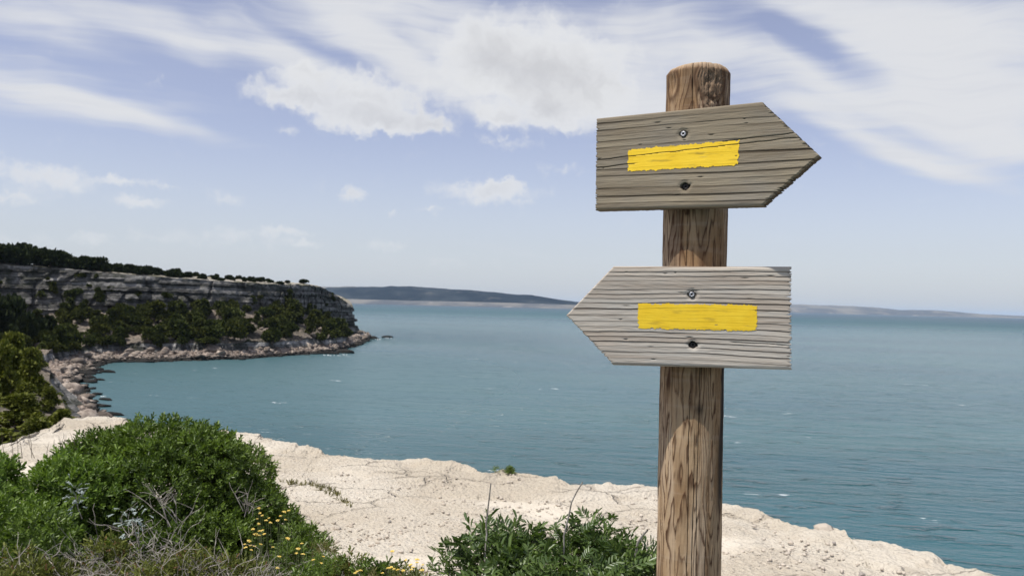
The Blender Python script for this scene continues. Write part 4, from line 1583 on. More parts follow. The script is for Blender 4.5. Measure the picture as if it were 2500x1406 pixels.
    # board axes: x along the board, y up, z out of the face
    bo = link(name, me, SIGN)
    mm = Matrix.Identity(4)
    org = nrm * dist
    for i in range(3):
        mm[i][0], mm[i][1], mm[i][2], mm[i][3] = ud[i], (0, 0, 1)[i], nrm[i], org[i]
    bo.matrix_local = mm
    bo['label'] = label

    # the painted trail mark: a skin of paint on the wood with brushed, ragged ends
    q = [plane_uv(px, py, nrm, ud, dist) for px, py in paint_px]       # bl br tr tl
    na, nb2 = 260, 80
    fa, fb = np.meshgrid(np.linspace(-.02, 1.02, na), np.linspace(-.06, 1.06, nb2))
    pu = (q[0][0] * (1 - fa) + q[1][0] * fa) * (1 - fb) + (q[3][0] * (1 - fa) + q[2][0] * fa) * fb
    pv = (q[0][1] * (1 - fa) + q[1][1] * fa) * (1 - fb) + (q[3][1] * (1 - fa) + q[2][1] * fa) * fb
    ph_, _, _, hl = relief_at(pu, pv)
    pz = ph_ * 0.26 + 0.00042 - relief * 0.10
    ex = 0.018 + 0.016 * np.abs(pnoise(pv * 420, 3.0, seed)) + 0.010 * pnoise(pv * 130, 7.0, seed)
    ey = 0.05 + 0.055 * pnoise(pu * 70, 2.0, seed) + 0.06 * pnoise(pu * 210, 5.0, seed)
    inside = (fa > -0.02 + ex) & (fa < 1.02 - ex) & (fb > -0.06 + ey) & (fb < 1.06 - ey) & (hl < 0.55) & ((fbm(pu * 40, pv * 380, seed + 9.0, 3) < 0.86 + 1.5 * np.minimum(np.minimum(fa, 1 - fa), np.minimum(fb, 1 - fb) * .5)))
    fc = grid_faces(nb2, na)
    ok = inside.ravel()[fc].all(1)
    dirt = np.clip(0.9 * hl + 0.6 * sstep(0.25, 0.8, fbm(pu * 22, pv * 120, seed + 5.0, 4)), 0, 1)
    if arrow == 'left':
        dirt *= 0.7
    Vp = np.stack([pu, pv, pz], -1)
    pm = mesh_arrays('paint_mark', Vp, fc[ok], True, M['paint'], {'dirt': dirt})
    po = link('paint_mark', pm, bo)
    po['label'] = 'yellow painted bar'

    # screws: a star-socket head sitting in its hole
    for (cu, cv, hr, depth) in sc:
        ac = Acc()
        deep = depth - 0.0022
        rad_h = hr * 0.80
        th = np.linspace(0, 2 * math.pi, 37)[:-1]
        star = 0.42 * rad_h * (1 + 0.22 * np.cos(6 * th))
        rows = [(np.full(36, rad_h), -0.003), (np.full(36, rad_h), 0.0), (np.full(36, rad_h * .9), 0.0006), (star * 1.04, 0.0006), (star, 0.0003), (star * .9, -0.0022), (star * .01, -0.0024)]
        Vs = np.array([np.stack([cu + rr_ * np.cos(th), cv + rr_ * np.sin(th), np.full(36, -deep + z_)], -1) for rr_, z_ in rows])
        ac.add(Vs[:5], grid_faces(5, 36, True))
        so = link('screw', ac.mesh('screw', M['metal'] if depth < .005 else M['metal_dark'], False), bo)
        a2 = Acc()
        a2.add(Vs[4:], grid_faces(3, 36, True))
        link('star_socket', a2.mesh('star_socket', M['recess'], False), so)
    return bo


build_board('arrow_board', 28.5, {'bl': (1451, 513), 'br': (1861, 502), 'tr': (1860, 248), 'tl': (1454, 289), 'tip': (2000, 379)}, 'right', M['upper'], 3, 14, 0.0012,
            [(1668, 327, .0062, .0022), (1672, 455, .0066, .0085)], [(1532, 419), (1802, 403), (1806, 342), (1533, 366)], 0.02,
            'upper brown weathered arrow board pointing right', cracks=((-0.21, 1.887, .43, .045, .0006), (-0.20, 1.872, .12, .05, .0008), (.07, 1.907, .16, .06, .0006)), jag=.011)
build_board('arrow_board', 10.0, {'bl': (1496, 891), 'br': (1935, 903), 'tr': (1934, 651), 'tl': (1498, 650), 'tip': (1382, 770)}, 'left', M['lower'], 8, 21, 0.0010,
            [(1689, 719, .0062, .0022), (1692, 842, .0060, .0090)], [(1557, 801), (1848, 808), (1850, 745), (1556, 741)], 0.0,
            'lower pale grey arrow board pointing left', cracks=((.06, 1.540, .14, -.02, .0005), (.10, 1.60, .10, -.02, .0005)), jag=.010)


# ------------------------------------------------------------------ plants by the path
def twig_path(rs, start, direction, length, n=7, wob=0.25):
    d = unit(direction)
    pts = [np.array(start, float)]
    for k in range(n - 1):
        d = unit(d + wob * rs.normal(size=3) * 0.6)
        pts.append(pts[-1] + d * length / (n - 1))
    return np.array(pts)


def root_at(name, x, y, label, cat, group=None, z=None):
    o = bpy.data.objects.new(name, None)
    COL.objects.link(o)
    o.empty_display_size = 0.1
    o.location = (float(x), float(y), float(ground_z(x, y) if z is None else z))
    tag(o, label, cat, group)
    return o


def sprig_arrays(rs, n_leaf, leaf_l, leaf_w, spread=0.8):
    """a leafy shoot tip standing along +z with its leaves around it"""
    k = np.linspace(0, 1, n_leaf)
    ang = np.arange(n_leaf) * 2.4 + rs.uniform(0, 6)
    zz = k * leaf_l * 1.5
    P = np.stack([0.004 * np.cos(ang), 0.004 * np.sin(ang), zz], -1)
    tilt = spread * (1.15 - 0.75 * k)
    D = np.stack([np.cos(ang) * np.sin(tilt), np.sin(ang) * np.sin(tilt), np.cos(tilt)], -1)
    N = np.stack([-np.cos(ang) * np.cos(tilt), -np.sin(ang) * np.cos(tilt), np.sin(tilt)], -1)
    N = N + 0.35 * rs.normal(size=N.shape)
    L = leaf_l * rs.uniform(.75, 1.15, n_leaf)
    W = leaf_w * rs.uniform(.8, 1.15, n_leaf)
    return leaf_geo(P, D, N, L, W, 0.22, 0.18, 0.55)


def frame_from(z, rs):
    z = unit(z)
    a = unit(np.cross(z, rs.normal(size=3)))
    b = np.cross(z, a)
    return np.stack([a, b, z], -1)


def shrub_foliage(rs, lobes, n_sprig, leaf_l, leaf_w, n_leaf, z_floor, inner=0.55, up=0.35):
    """sprigs spread over the outsides of many lobes; returns V, Q"""
    lob = np.array(lobes, float)            # x y z r
    wts = lob[:, 3] ** 2
    wts /= wts.sum()
    protos = [sprig_arrays(rs, n_leaf, leaf_l, leaf_w) for _ in range(6)]
    M_ = int(n_sprig * 6)
    li = rs.choice(len(lob), M_, p=wts)
    dr = rand_unit(M_, rs)
    p = lob[li, :3] + dr * (lob[li, 3] * rs.uniform(inner, 1.0, M_) ** 0.6 * np.where(rs.uniform(size=M_) < .08, 1.35, 1.0))[:, None]
    ok = (dr[:, 2] >= -0.45) & (p[:, 2] >= z_floor)
    # leave out what lies deep inside other lobes
    for l in lob:
        ok &= ((p - l[:3]) ** 2).sum(1) > (0.5 * l[3]) ** 2
    idx = np.where(ok)[0][:n_sprig]
    p, dr = p[idx], dr[idx]
    m_ = len(idx)
    zax = unit(dr + np.array([0, 0, up]) + 0.35 * rs.normal(size=(m_, 3)))
    xax = unit(np.cross(zax, rs.normal(size=(m_, 3))))
    yax = np.cross(zax, xax)
    Rm = np.stack([xax, yax, zax], -1) * rs.uniform(.62, 1.25, m_)[:, None, None]
    which = rs.randint(0, 6, m_)
    Vs, Qs, n = [], [], 0
    for k in range(6):
        sel = np.where(which == k)[0]
        V, Q = protos[k]
        W = p[sel][:, None, :] + np.einsum('vk,sjk->svj', V, Rm[sel])
        Vs.append(W.reshape(-1, 3))
        Qs.append((Q[None] + (np.arange(len(sel)) * len(V))[:, None, None]).reshape(-1, 4) + n)
        n += len(sel) * len(V)
    return np.concatenate(Vs), np.concatenate(Qs)


def dome_lobes(rs, c, rx, ry, rz, n, r0, r1):
    out = []
    for k in range(n):
        d = rand_unit(1, rs)[0]
        d[2] = abs(d[2])
        f = rs.uniform(0.45, 0.92)
        out.append((c[0] + d[0] * rx * f, c[1] + d[1] * ry * f, c[2] + d[2] * rz * f, rs.uniform(r0, r1)))
    return out


def woody_stems(rs, base, lobes, n, r=0.008, mat='twig_dark'):
    ac = Acc()
    for k in range(n):
        l = lobes[rs.randint(len(lobes))]
        t = np.linspace(0, 1, 6)[:, None]
        st = np.array(base) + np.array([rs.normal() * .06, rs.normal() * .06, -.05])
        mid = 0.5 * (st + np.array(l[:3])) + rs.normal(size=3) * .06
        pts = (1 - t) ** 2 * st + 2 * t * (1 - t) * mid + t ** 2 * np.array(l[:3])
        ac.tube(pts, np.linspace(r, r * .35, 6), 5)
    return ac.mesh('stems', M[mat])


def build_dome_shrub():
    rs = np.random.RandomState(201)
    # large dark green rounded shrub
    Y = 7.2
    top = at(430, 1012, Y)
    gx, gy = top[0], Y
    gz = float(ground_z(gx, gy))
    root = root_at('rounded_shrub', gx, gy, 'large rounded dark green shrub on the pale shelf at the left', 'shrub')
    H = top[2] - gz
    b0 = np.array(root.location)
    lobes = []
    # tops of the clumps along its back, then clumps stepping down towards the viewer
    for (px, py) in ((215, 1075), (250, 1050), (300, 1038), (345, 1026), (392, 1014), (440, 1012), (488, 1020), (522, 1040), (545, 1070), (562, 1106), (580, 1146), (612, 1168), (638, 1200), (655, 1236), (668, 1275)):
        r = rs.uniform(.11, .19)
        c = at(px + rs.uniform(-10, 10), py + rs.uniform(-6, 20), Y) - b0
        c[2] -= r * 1.05
        lobes.append((*c, r))
        zt_ = c[2]
        for j in range(1, 6):
            f = j / 6.0
            zz = zt_ * (1 - f ** 1.6) + rs.uniform(-.05, .05)
            lobes.append((c[0] * (1 - .10 * f) + rs.uniform(-.12, .09) - .10 * f * (px > 540), c[1] - 0.85 * math.sin(f * 1.5) * min(1.0, .45 + zt_) + rs.uniform(-.06, .06), max(.02, zz), rs.uniform(.12, .2)))
        lobes.append((c[0] + rs.uniform(-.1, .1), c[1] + rs.uniform(.2, .45), zt_ * .7, .2))
    V, Q = shrub_foliage(rs, lobes, 10500, .038, .0145, 9, -0.05)
    f = link('foliage', mesh_arrays('foliage', V, Q, False, M['leaf_dome']), root)
    f['kind'] = 'stuff'
    link('stems', woody_stems(rs, (0, 0, 0), lobes, 60, .012), root)
    return root


def build_left_shrubs():
    rs = np.random.RandomState(202)
    # light green low shrub along the left edge
    specs = [
        ('light_shrub', 90, 1064, 6.3, .62, .5, 'bright light green shrub at the left edge below the ledge', 'leaf_light', 2300, .042, .017),
        ('light_shrub', 225, 1078, 6.5, .40, .4, 'bright green shrub between the left edge and the rounded shrub', 'leaf_light', 1300, .042, .016),
        ('light_shrub', -50, 1105, 5.6, .55, .5, 'green shrub cut by the left edge, in front of the bright one', 'leaf_light', 1300, .042, .016),
        ('dark_shrub', 60, 1225, 5.3, .50, .4, 'darker green shrub low at the left edge', 'leaf_dome', 1500, .038, .014),
    ]
    for (nm, px, py, Y, rx, ry, lb, mt, n, ll, lw) in specs:
        top = at(px, py, Y)
        root = root_at(nm, top[0], Y, lb, 'shrub', 'green shrubs at the left')
        H = top[2] - root.location[2]
        lobes = dome_lobes(rs, (0, 0, 0.0), rx, ry, H - .10, 22, .10, .18)
        V, Q = shrub_foliage(rs, lobes, n, ll, lw, 9, -0.05, up=.7)
        f = link('foliage', mesh_arrays('foliage', V, Q, False, M[mt]), root)
        f['kind'] = 'stuff'
        link('stems', woody_stems(rs, (0, 0, 0), lobes, 26, .009), root)
    # olive, half dry scrub in front
    specs = [
        ('olive_scrub', 330, 1205, 5.2, .42, .40, 'olive brown half dry scrub in front of the rounded shrub', 1300),
        ('olive_scrub', 150, 1290, 4.7, .42, .40, 'olive scrub full of bare grey twigs, bottom left', 1200),
        ('olive_scrub', 440, 1290, 4.8, .42, .40, 'olive scrub with pale crooked twigs at the bottom edge', 1200),
        ('olive_scrub', 590, 1330, 5.0, .26, .30, 'small dark olive scrub left of the yellow flowers', 600),
        ('olive_scrub', -20, 1330, 4.6, .40, .40, 'olive scrub in the bottom left corner', 700),
    ]
    for k, (nm, px, py, Y, rx, ry, lb, n) in enumerate(specs):
        top = at(px, py, Y)
        root = root_at(nm, top[0], Y, lb, 'scrub', 'half dry scrub at the bottom left')
        H = top[2] - root.location[2]
        lobes = dome_lobes(rs, (0, 0, 0.0), rx, ry, max(.1, H - .07), 22, .06, .13)
        V, Q = shrub_foliage(rs, lobes, n, .034, .011, 8, -0.05, up=.3)
        f = link('foliage', mesh_arrays('foliage', V, Q, False, M['leaf_olive']), root)
        f['kind'] = 'stuff'
        ac = Acc()
        for j in range(230):
            a = rs.uniform(0, 6.28)
            rr = math.sqrt(rs.uniform(0, 1))
            st = np.array([rx * rr * math.cos(a), ry * rr * math.sin(a), H * rs.uniform(.35, .85) * (1 - .5 * rr)])
            dr = np.array([math.cos(a) * .5, math.sin(a) * .5 - .35, .75]) + .6 * rs.normal(size=3)
            L = rs.uniform(.08, .30)
            pts = twig_path(rs, st, dr, L, 7, .55)
            ac.tube(pts, np.linspace(rs.uniform(.0016, .0036), .0009, 7), 4)
            if rs.uniform() < .6:
                pts2 = twig_path(rs, pts[3], dr + rs.normal(size=3), L * .5, 5, .5)
                ac.tube(pts2, np.linspace(.0019, .0008, 5), 4)
        tw = link('twigs', ac.mesh('twigs', M['twig']), root)
        tw['kind'] = 'stuff'
    # bare stems standing out of the green
    ac_specs = [(420, 1290, 5.3, 'bare grey twisted bush with forked stems before the rounded shrub', 8, .34), (600, 1250, 6.2, 'fine bare twigs sticking out of the rounded shrub', 6, .24)]
    for px, py, Y, lb, n, L in ac_specs:
        P = at(px, py, Y)
        root = tag(bpy.data.objects.new('bare_twig_bush', None), lb, 'twigs')
        COL.objects.link(root)
        root.location = [float(c) for c in P]
        for j in range(n):
            ac = Acc()
            pts = twig_path(rs, rs.normal(size=3) * .03, np.array([rs.normal() * .45, -.15 + rs.normal() * .2, 1.0]), L * rs.uniform(.5, 1.1), 8, .22)
            ac.tube(pts, np.linspace(.0030, .0009, 8), 5)
            for q in range(2):
                ac.tube(twig_path(rs, pts[3 + q], np.array([rs.normal(), rs.normal() * .4, .7]), L * .35, 5, .3), np.linspace(.0022, .0008, 5), 4)
            link('twig', ac.mesh('twig', M['twig']), root)


def build_silver_plants():
    rs = np.random.RandomState(203)
    for px, py, Y, n, lb in ((185, 1180, 5.75, 40, 'silver grey leafy plant among the bright green shrubs'), (325, 1232, 5.0, 38, 'silver grey leafy plant beside the bare forked twigs')):
        P = at(px, py, Y)
        root = tag(bpy.data.objects.new('silver_plant', None), lb, 'plant', 'silver plants in the scrub')
        COL.objects.link(root)
        root.location = [float(P[0]), float(P[1]), float(P[2] - .13)]
        ac = Acc()
        ac.tube([[0.02, 0.06, -.12], [0.01, 0.02, -.04], [0, 0, .06]], [.004, .0035, .003], 6)
        link('stem', ac.mesh('stem', M['twig']), root)
        for k in range(n):
            a = k * 2.4
            el = rs.uniform(-.7, 1.3)
            d = np.array([[math.cos(a) * math.cos(el), math.sin(a) * math.cos(el) - .25, math.sin(el)]])
            p0 = np.array([[rs.normal() * .02, 0, rs.uniform(-.03, .12)]]) + d * rs.uniform(.015, .06)
            # lobed leaf: a blade with side lobes
            L = rs.uniform(.030, .048)
            V1, Q1 = leaf_geo(p0, d, [[0, 0, 1.0]], L, L * .36, .2, .2)
            ac = Acc()
            ac.add(V1, Q1)
            side = unit(np.cross(d[0], [0, 0, 1]))
            for sg in (-1, 1):
                for f in (.35, .6):
                    V2, Q2 = leaf_geo(p0 + d * L * f, unit(d + sg * .9 * side), [[0, 0, 1.0]], L * .45, L * .18, .2, .1)
                    ac.add(V2, Q2)
            link('leaf', ac.mesh('leaf', M['leaf_silver']), root)


def flower_head():
    rs = np.random.RandomState(9)
    ac = Acc()
    V0, F0 = icosphere(1)
    for k in range(9):
        a = k * 2.4
        r = .0045 * math.sqrt(k)
        s = rs.uniform(.0042, .006)
        ac.add(V0 * [s, s, s * .9] + np.array([r * math.cos(a), r * math.sin(a), .004 - r * .35]), None, F0)
    return ac.mesh('flower', M['flower'])


def build_flowers():
    rs = np.random.RandomState(204)
    fl = flower_head()
    plants = [
        ('yellow flowered plant with long stems before the rounded shrub', 5.7, [(632, 1240), (635, 1252), (640, 1258), (628, 1266), (657, 1264), (650, 1270), (678, 1270), (632, 1278), (660, 1275), (685, 1259), (694, 1249), (697, 1268), (705, 1246)]),
        ('yellow flowered plant, middle clump right of the dark scrub', 5.5, [(618, 1291), (634, 1296), (641, 1294), (633, 1306), (645, 1303), (624, 1304), (608, 1320), (598, 1328), (600, 1336), (612, 1331), (614, 1342), (622, 1333), (637, 1328), (666, 1335)]),
        ('few yellow flowers on thin stems at the bottom by the grey rubble', 5.2, [(682, 1358), (678, 1386), (703, 1314), (728, 1339), (724, 1350), (737, 1326), (740, 1352), (765, 1366), (785, 1374), (790, 1358)]),
        ('yellow flowers over the rubble near the bottom, below the mossy clump', 5.0, [(872, 1394), (880, 1392), (955, 1384), (962, 1388), (948, 1386), (972, 1390), (958, 1345), (934, 1398), (867, 1398)]),
        ('yellow flowers at the right end of the low scrub', 5.0, [(1002, 1378), (1008, 1384), (1018, 1372), (1018, 1365), (991, 1366), (1004, 1390), (1030, 1391), (1032, 1378), (985, 1392)]),
    ]
    for lb, Y, pts in plants:
        cx = np.mean([p[0] for p in pts])
        base = at(cx, max(p[1] for p in pts) + 40, Y)
        root = root_at('flowering_plant', base[0], base[1], lb, 'flowers', 'yellow flowering plants')
        b0 = np.array(root.location)
        for (px, py) in pts:
            p = at(px, py, Y + rs.uniform(-.12, .12)) - b0
            s = rs.uniform(.6, 1.05)
            link('flower', fl, root, p, (rs.uniform(-.3, .3), rs.uniform(-.3, .3), rs.uniform(0, 6)), s)
            ac = Acc()
            st = np.array([p[0] * .6 + rs.normal() * .03, p[1] * .6 + rs.normal() * .03, -.02])
            t = np.linspace(0, 1, 6)[:, None]
            mid = np.array([(st[0] + p[0]) / 2 + rs.normal() * .015, (st[1] + p[1]) / 2, p[2] * .5])
            ac.tube((1 - t) ** 2 * st + 2 * t * (1 - t) * mid + t ** 2 * p, np.linspace(.0022, .0014, 6), 4)
            link('stem', ac.mesh('stem', M['stem_green']), root)
        n = 240
        P = np.stack([rs.normal(size=n) * .10, rs.normal(size=n) * .10, rs.uniform(0, .16, n)], -1)
        D = np.stack([rs.normal(size=n) * .5, rs.normal(size=n) * .5, rs.uniform(.6, 1.2, n)], -1)
        V, Q = leaf_geo(P, D, rand_unit(n, rs), rs.uniform(.03, .07, n), .006, .2, .2)
        f = link('foliage', mesh_arrays('foliage', V, Q, False, M['leaf_grass']), root)
        f['kind'] = 'stuff'


def build_low_scrub():
    rs = np.random.RandomState(205)
    specs = [  # px, py of top, depth, rx, height over ground, label, material, twigs
        (745, 1262, 6.6, .22, 'dull green low scrub at the right foot of the rounded shrub', 'leaf_dome', 420),
        (775, 1300, 6.1, .20, 'grey brown dry scrub right of the yellow flowers', 'leaf_grass', 420),
        (700, 1300, 6.0, .18, 'small green scrub among the yellow flowers', 'leaf_dome', 360),
        (815, 1338, 5.6, .19, 'bright mossy green clump in the low scrub', 'leaf_light', 620),
        (865, 1328, 5.6, .12, 'olive clump beside the mossy green one', 'leaf_olive', 300),
        (915, 1335, 5.5, .13, 'small leafy shoots in the middle of the low scrub', 'leaf_dome', 200),
        (955, 1330, 5.4, .13, 'dark leafy shoots with a bare twig at the right of the low scrub', 'leaf_dome', 220),
        (1000, 1352, 5.3, .15, 'dark low scrub at the right end, above the yellow flowers', 'leaf_olive', 360),
        (900, 1372, 5.2, .24, 'grey tangled scrub at the bottom edge', 'leaf_grass', 420),
        (740, 1385, 5.0, .25, 'dark scrub at the bottom edge under the mossy clump', 'leaf_dome', 480),
        (1040, 1388, 5.1, .12, 'last tuft of scrub before the mastic bush', 'leaf_grass', 260),
    ]
    for px, py, Y, rx, lb, mt, n in specs:
        top = at(px, py, Y)
        root = root_at('low_scrub', top[0], Y, lb, 'scrub', 'low scrub on the shelf')
        H = max(.06, top[2] - root.location[2])
        lobes = dome_lobes(rs, (0, 0, 0), rx, rx * .8, H * .75, 12, min(.06, H * .4), min(.10, H * .6))
        fine = mt in ('leaf_grass', 'leaf_light')
        V, Q = shrub_foliage(rs, lobes, n, .026 if fine else .034, .005 if fine else .012, 8, -.03, up=.6)
        f = link('foliage', mesh_arrays('foliage', V, Q, False, M[mt]), root)
        f['kind'] = 'stuff'
        ac = Acc()
        for j in range(34):
            a = rs.uniform(0, 6.28)
            rr = math.sqrt(rs.uniform())
            st = np.array([rx * rr * math.cos(a), rx * .8 * rr * math.sin(a), H * rs.uniform(.1, .6)])
            pts = twig_path(rs, st, np.array([math.cos(a) * .4, math.sin(a) * .4 - .3, .9]) + .4 * rs.normal(size=3), rs.uniform(.06, .18), 6, .4)
            ac.tube(pts, np.linspace(.0028, .001, 6), 4)
        tw = link('twigs', ac.mesh('twigs', M['twig'] if fine else M['twig_dark']), root)
        tw['kind'] = 'stuff'
    # thin grass line on the shelf
    ac = Acc()
    rs = np.random.RandomState(206)
    for (x0, y0, x1, y1, n) in ((690, 1176, 770, 1182, 34), (770, 1182, 832, 1206, 46), (838, 1216, 850, 1228, 12), (1330, 1400, 1400, 1404, 6)):
        for k in range(n):
            f = rs.uniform()
            p = on_z(x0 + (x1 - x0) * f + rs.normal() * 6, y0 + (y1 - y0) * f + rs.normal() * 2.5, -0.49)
            p[2] = ground_z(p[0], p[1]) - .01
            for j in range(3):
                V, Q = leaf_geo(p[None], [[rs.normal() * .6, rs.normal() * .6, 1]], rand_unit(1, rs), rs.uniform(.03, .08), .007, .2, .3)
                ac.add(V, Q)
    o = link('grass', ac.mesh('grass', M['leaf_grass']))
    tag(o, 'thin line of dry grass growing across the pale shelf', 'grass', kind='stuff')
    # small plant right on the rim
    P = on_z(1246, 1155, -0.5)
    root = root_at('rim_plant', P[0], P[1], 'small dark plant growing on the rim of the shelf', 'plant')
    lobes = dome_lobes(rs, (0, 0, -.02), .06, .05, .05, 8, .02, .035) + [(-.16, 0, .0, .025), (-.2, .02, -.01, .02)]
    V, Q = shrub_foliage(rs, lobes, 110, .022, .007, 7, -.05, up=.6)
    f = link('foliage', mesh_arrays('foliage', V, Q, False, M['leaf_dome']), root)
    f['kind'] = 'stuff'
    link('stems', woody_stems(rs, (0, 0, 0), lobes, 8, .006), root)


def build_mastic():
    rs = np.random.RandomState(207)
    Y = 2.9
    c = at(1360, 1300, Y)
    root = root_at('mastic_bush', c[0], Y, 'dark green mastic bush with feathered leaves behind the signpost', 'bush')
    b0 = np.array(root.location)

    # pinnate shoots: several feathered leaves on one shoot tip
    def shoot(seed):
        r2 = np.random.RandomState(seed)
        ac = Acc()
        nl = 6
        ln = .13
        ac.tube(np.stack([np.zeros(5), np.zeros(5), np.linspace(-.10, ln, 5)], -1), np.linspace(.0022, .0011, 5), 4)
        for k in range(nl):
            a = k * 2.4 + r2.uniform(0, .6)
            el = .35 + .55 * (k / nl) + r2.uniform(-.1, .1)
            d = np.array([math.cos(a) * math.cos(el), math.sin(a) * math.cos(el), math.sin(el)])
            base = np.array([0, 0, ln * (k + 1) / nl])
            side = unit(np.cross(d, [0, 0, 1.0]))
            up = np.cross(side, d)
            t = np.linspace(0, 1, 5)[:, None]
            Lr = r2.uniform(.065, .085)
            rach = base + d * Lr * t - np.array([0, 0, .018]) * t ** 2
            ac.tube(rach, np.linspace(.0012, .0008, 5), 3)
            P, D, N = [], [], []
            for j in range(4):
                f = .3 + .7 * j / 3.2
                p = base + d * Lr * min(f, 1) - np.array([0, 0, .018]) * min(f, 1) ** 2
                for sg in (-1, 1):
                    P.append(p)
                    D.append(unit(sg * side * .85 + d * (.55 + .25 * j / 3) + up * r2.uniform(-.1, .35)))
                    N.append(up + .35 * r2.normal(size=3))
            P.append(rach[-1]); D.append(d); N.append(up)
            n = len(P)
            V, Q = leaf_geo(np.array(P), np.array(D), np.array(N), r2.uniform(.028, .040, n), r2.uniform(.0095, .0125, n), .22, .10)
            ac.add(V, Q)
        return ac.mesh('sprig', M['leaf_mastic'])
    shoots = [shoot(300 + k) for k in range(7)]
    # outline of the bush in the photograph: (px, py of top, reach)
    lobes = []
    for px, py, dep, r in ((1090, 1345, 2.9, .055), (1130, 1335, 2.9, .07), (1165, 1285, 2.95, .07), (1200, 1300, 2.95, .09), (1250, 1290, 3.0, .09), (1300, 1312, 2.95, .09), (1190, 1360, 2.85, .10),
                           (1355, 1310, 3.0, .08), (1400, 1300, 3.0, .08), (1455, 1285, 3.0, .09), (1500, 1308, 2.95, .09), (1530, 1340, 2.9, .09), (1570, 1352, 2.95, .08), (1610, 1360, 3.0, .08),
                           (1270, 1370, 2.85, .12), (1350, 1380, 2.8, .12), (1430, 1370, 2.85, .12), (1500, 1390, 2.8, .12), (1560, 1400, 2.85, .10), (1180, 1420, 2.8, .10), (1640, 1390, 3.0, .08),
                           (1260, 1460, 2.75, .15), (1380, 1470, 2.75, .15), (1500, 1480, 2.75, .15), (1330, 1600, 2.85, .2), (1450, 1600, 2.85, .2)):
        p = at(px, py + 52, dep) - b0
        lobes.append((*p, r * .9))
    lob = np.array(lobes)
    wts = lob[:, 3] ** 1.6
    wts /= wts.sum()
    n = 0
    while n < 250:
        i = rs.choice(len(lob), p=wts)
        dr = rand_unit(1, rs)[0]
        if dr[2] < -.3:
            continue
        p = lob[i, :3] + dr * lob[i, 3] * rs.uniform(.2, .75)
        Rm = frame_from(dr * .7 + np.array([0, 0, .55]) + .3 * rs.normal(size=3), rs)
        o = link('sprig', shoots[rs.randint(7)], root)
        s = rs.uniform(.62, .95)
        mm = Matrix.Identity(4)
        off = p - Rm[:, 2] * .06
        for a in range(3):
            for b in range(3):
                mm[a][b] = Rm[a, b] * s
            mm[a][3] = off[a]
        o.matrix_local = mm
        n += 1
    ac = Acc()
    for l in lobes:
        t = np.linspace(0, 1, 7)[:, None]
        st = np.array([rs.normal() * .06, rs.normal() * .05, -.05])
        mid = np.array([l[0] * .35, l[1] * .35, l[2] * .65])
        ac.tube((1 - t) ** 2 * st + 2 * t * (1 - t) * mid + t ** 2 * np.array(l[:3]), np.linspace(.010, .003, 7), 5)
    link('stems', ac.mesh('stems', M['twig_dark']), root)
    # inner leaves fill the shade of the bush
    V, Q = shrub_foliage(rs, [(*l[:3], l[3] * .8) for l in lobes], 260, .036, .011, 9, 0.0, .1)
    f = link('foliage', mesh_arrays('foliage', V, Q, False, M['leaf_mastic']), root)
    f['kind'] = 'stuff'
    # dead stalks standing in it
    for pts, lb, r0 in (([(1188, 1262), (1193, 1225), (1199, 1180)], 'straight dead grey stalk standing at the left of the mastic bush', .0042),
                        ([(1378, 1300), (1388, 1250), (1400, 1212), (1422, 1176)], 'long bent dead stalk rising from the middle of the mastic bush', .0042),
                        ([(1545, 1370), (1558, 1322), (1572, 1305), (1581, 1291)], 'short thick dead stalk at the right of the mastic bush', .0060)):
        W = np.array([at(px, py, 2.86 - .02 * k) for k, (px, py) in enumerate(pts)])
        low = W[0] + np.array([0, .02, -.35])
        W = np.concatenate([[low], W])
        W2 = resample(W, 14) + rs.normal(size=(14, 3)) * .0015
        ac = Acc()
        ac.tube(W2, np.linspace(r0, r0 * .55, 14), 6)
        o = link('dead_stalk', ac.mesh('dead_stalk', M['twig']))
        tag(o, lb, 'stalk')


def build_thin_stems():
    """thin dark dry stalks standing over the left shrubs in front of the ledge"""
    rs = np.random.RandomState(209)
    ac_root = tag(bpy.data.objects.new('dry_stalks', None), 'thin dark dry stalks standing above the left shrubs before the pale ledge', 'stalks')
    COL.objects.link(ac_root)
    P0 = at(120, 1130, 6.9)
    ac_root.location = [float(c) for c in P0]
    for px in (8, 28, 40, 52, 70, 84, 118, 130, 142, 152, 160, 182, 192, 205, 215, 232):
        h = rs.uniform(30, 62)
        base = at(px + rs.normal() * 4, 1118, 6.9) - P0
        tip = at(px + rs.normal() * 8, 1110 - h, 6.9) - P0
        ac = Acc()
        pts = resample(np.array([base, (base + tip) / 2 + rs.normal(size=3) * .008, tip]), 6)
        ac.tube(pts, np.linspace(.0035, .0012, 6), 4)
        ac.tube(twig_path(rs, pts[3], [rs.normal() * .5, 0, 1], .06, 4, .2), np.linspace(.002, .001, 4), 4)
        link('stalk', ac.mesh('stalk', M['twig_dark']), ac_root)


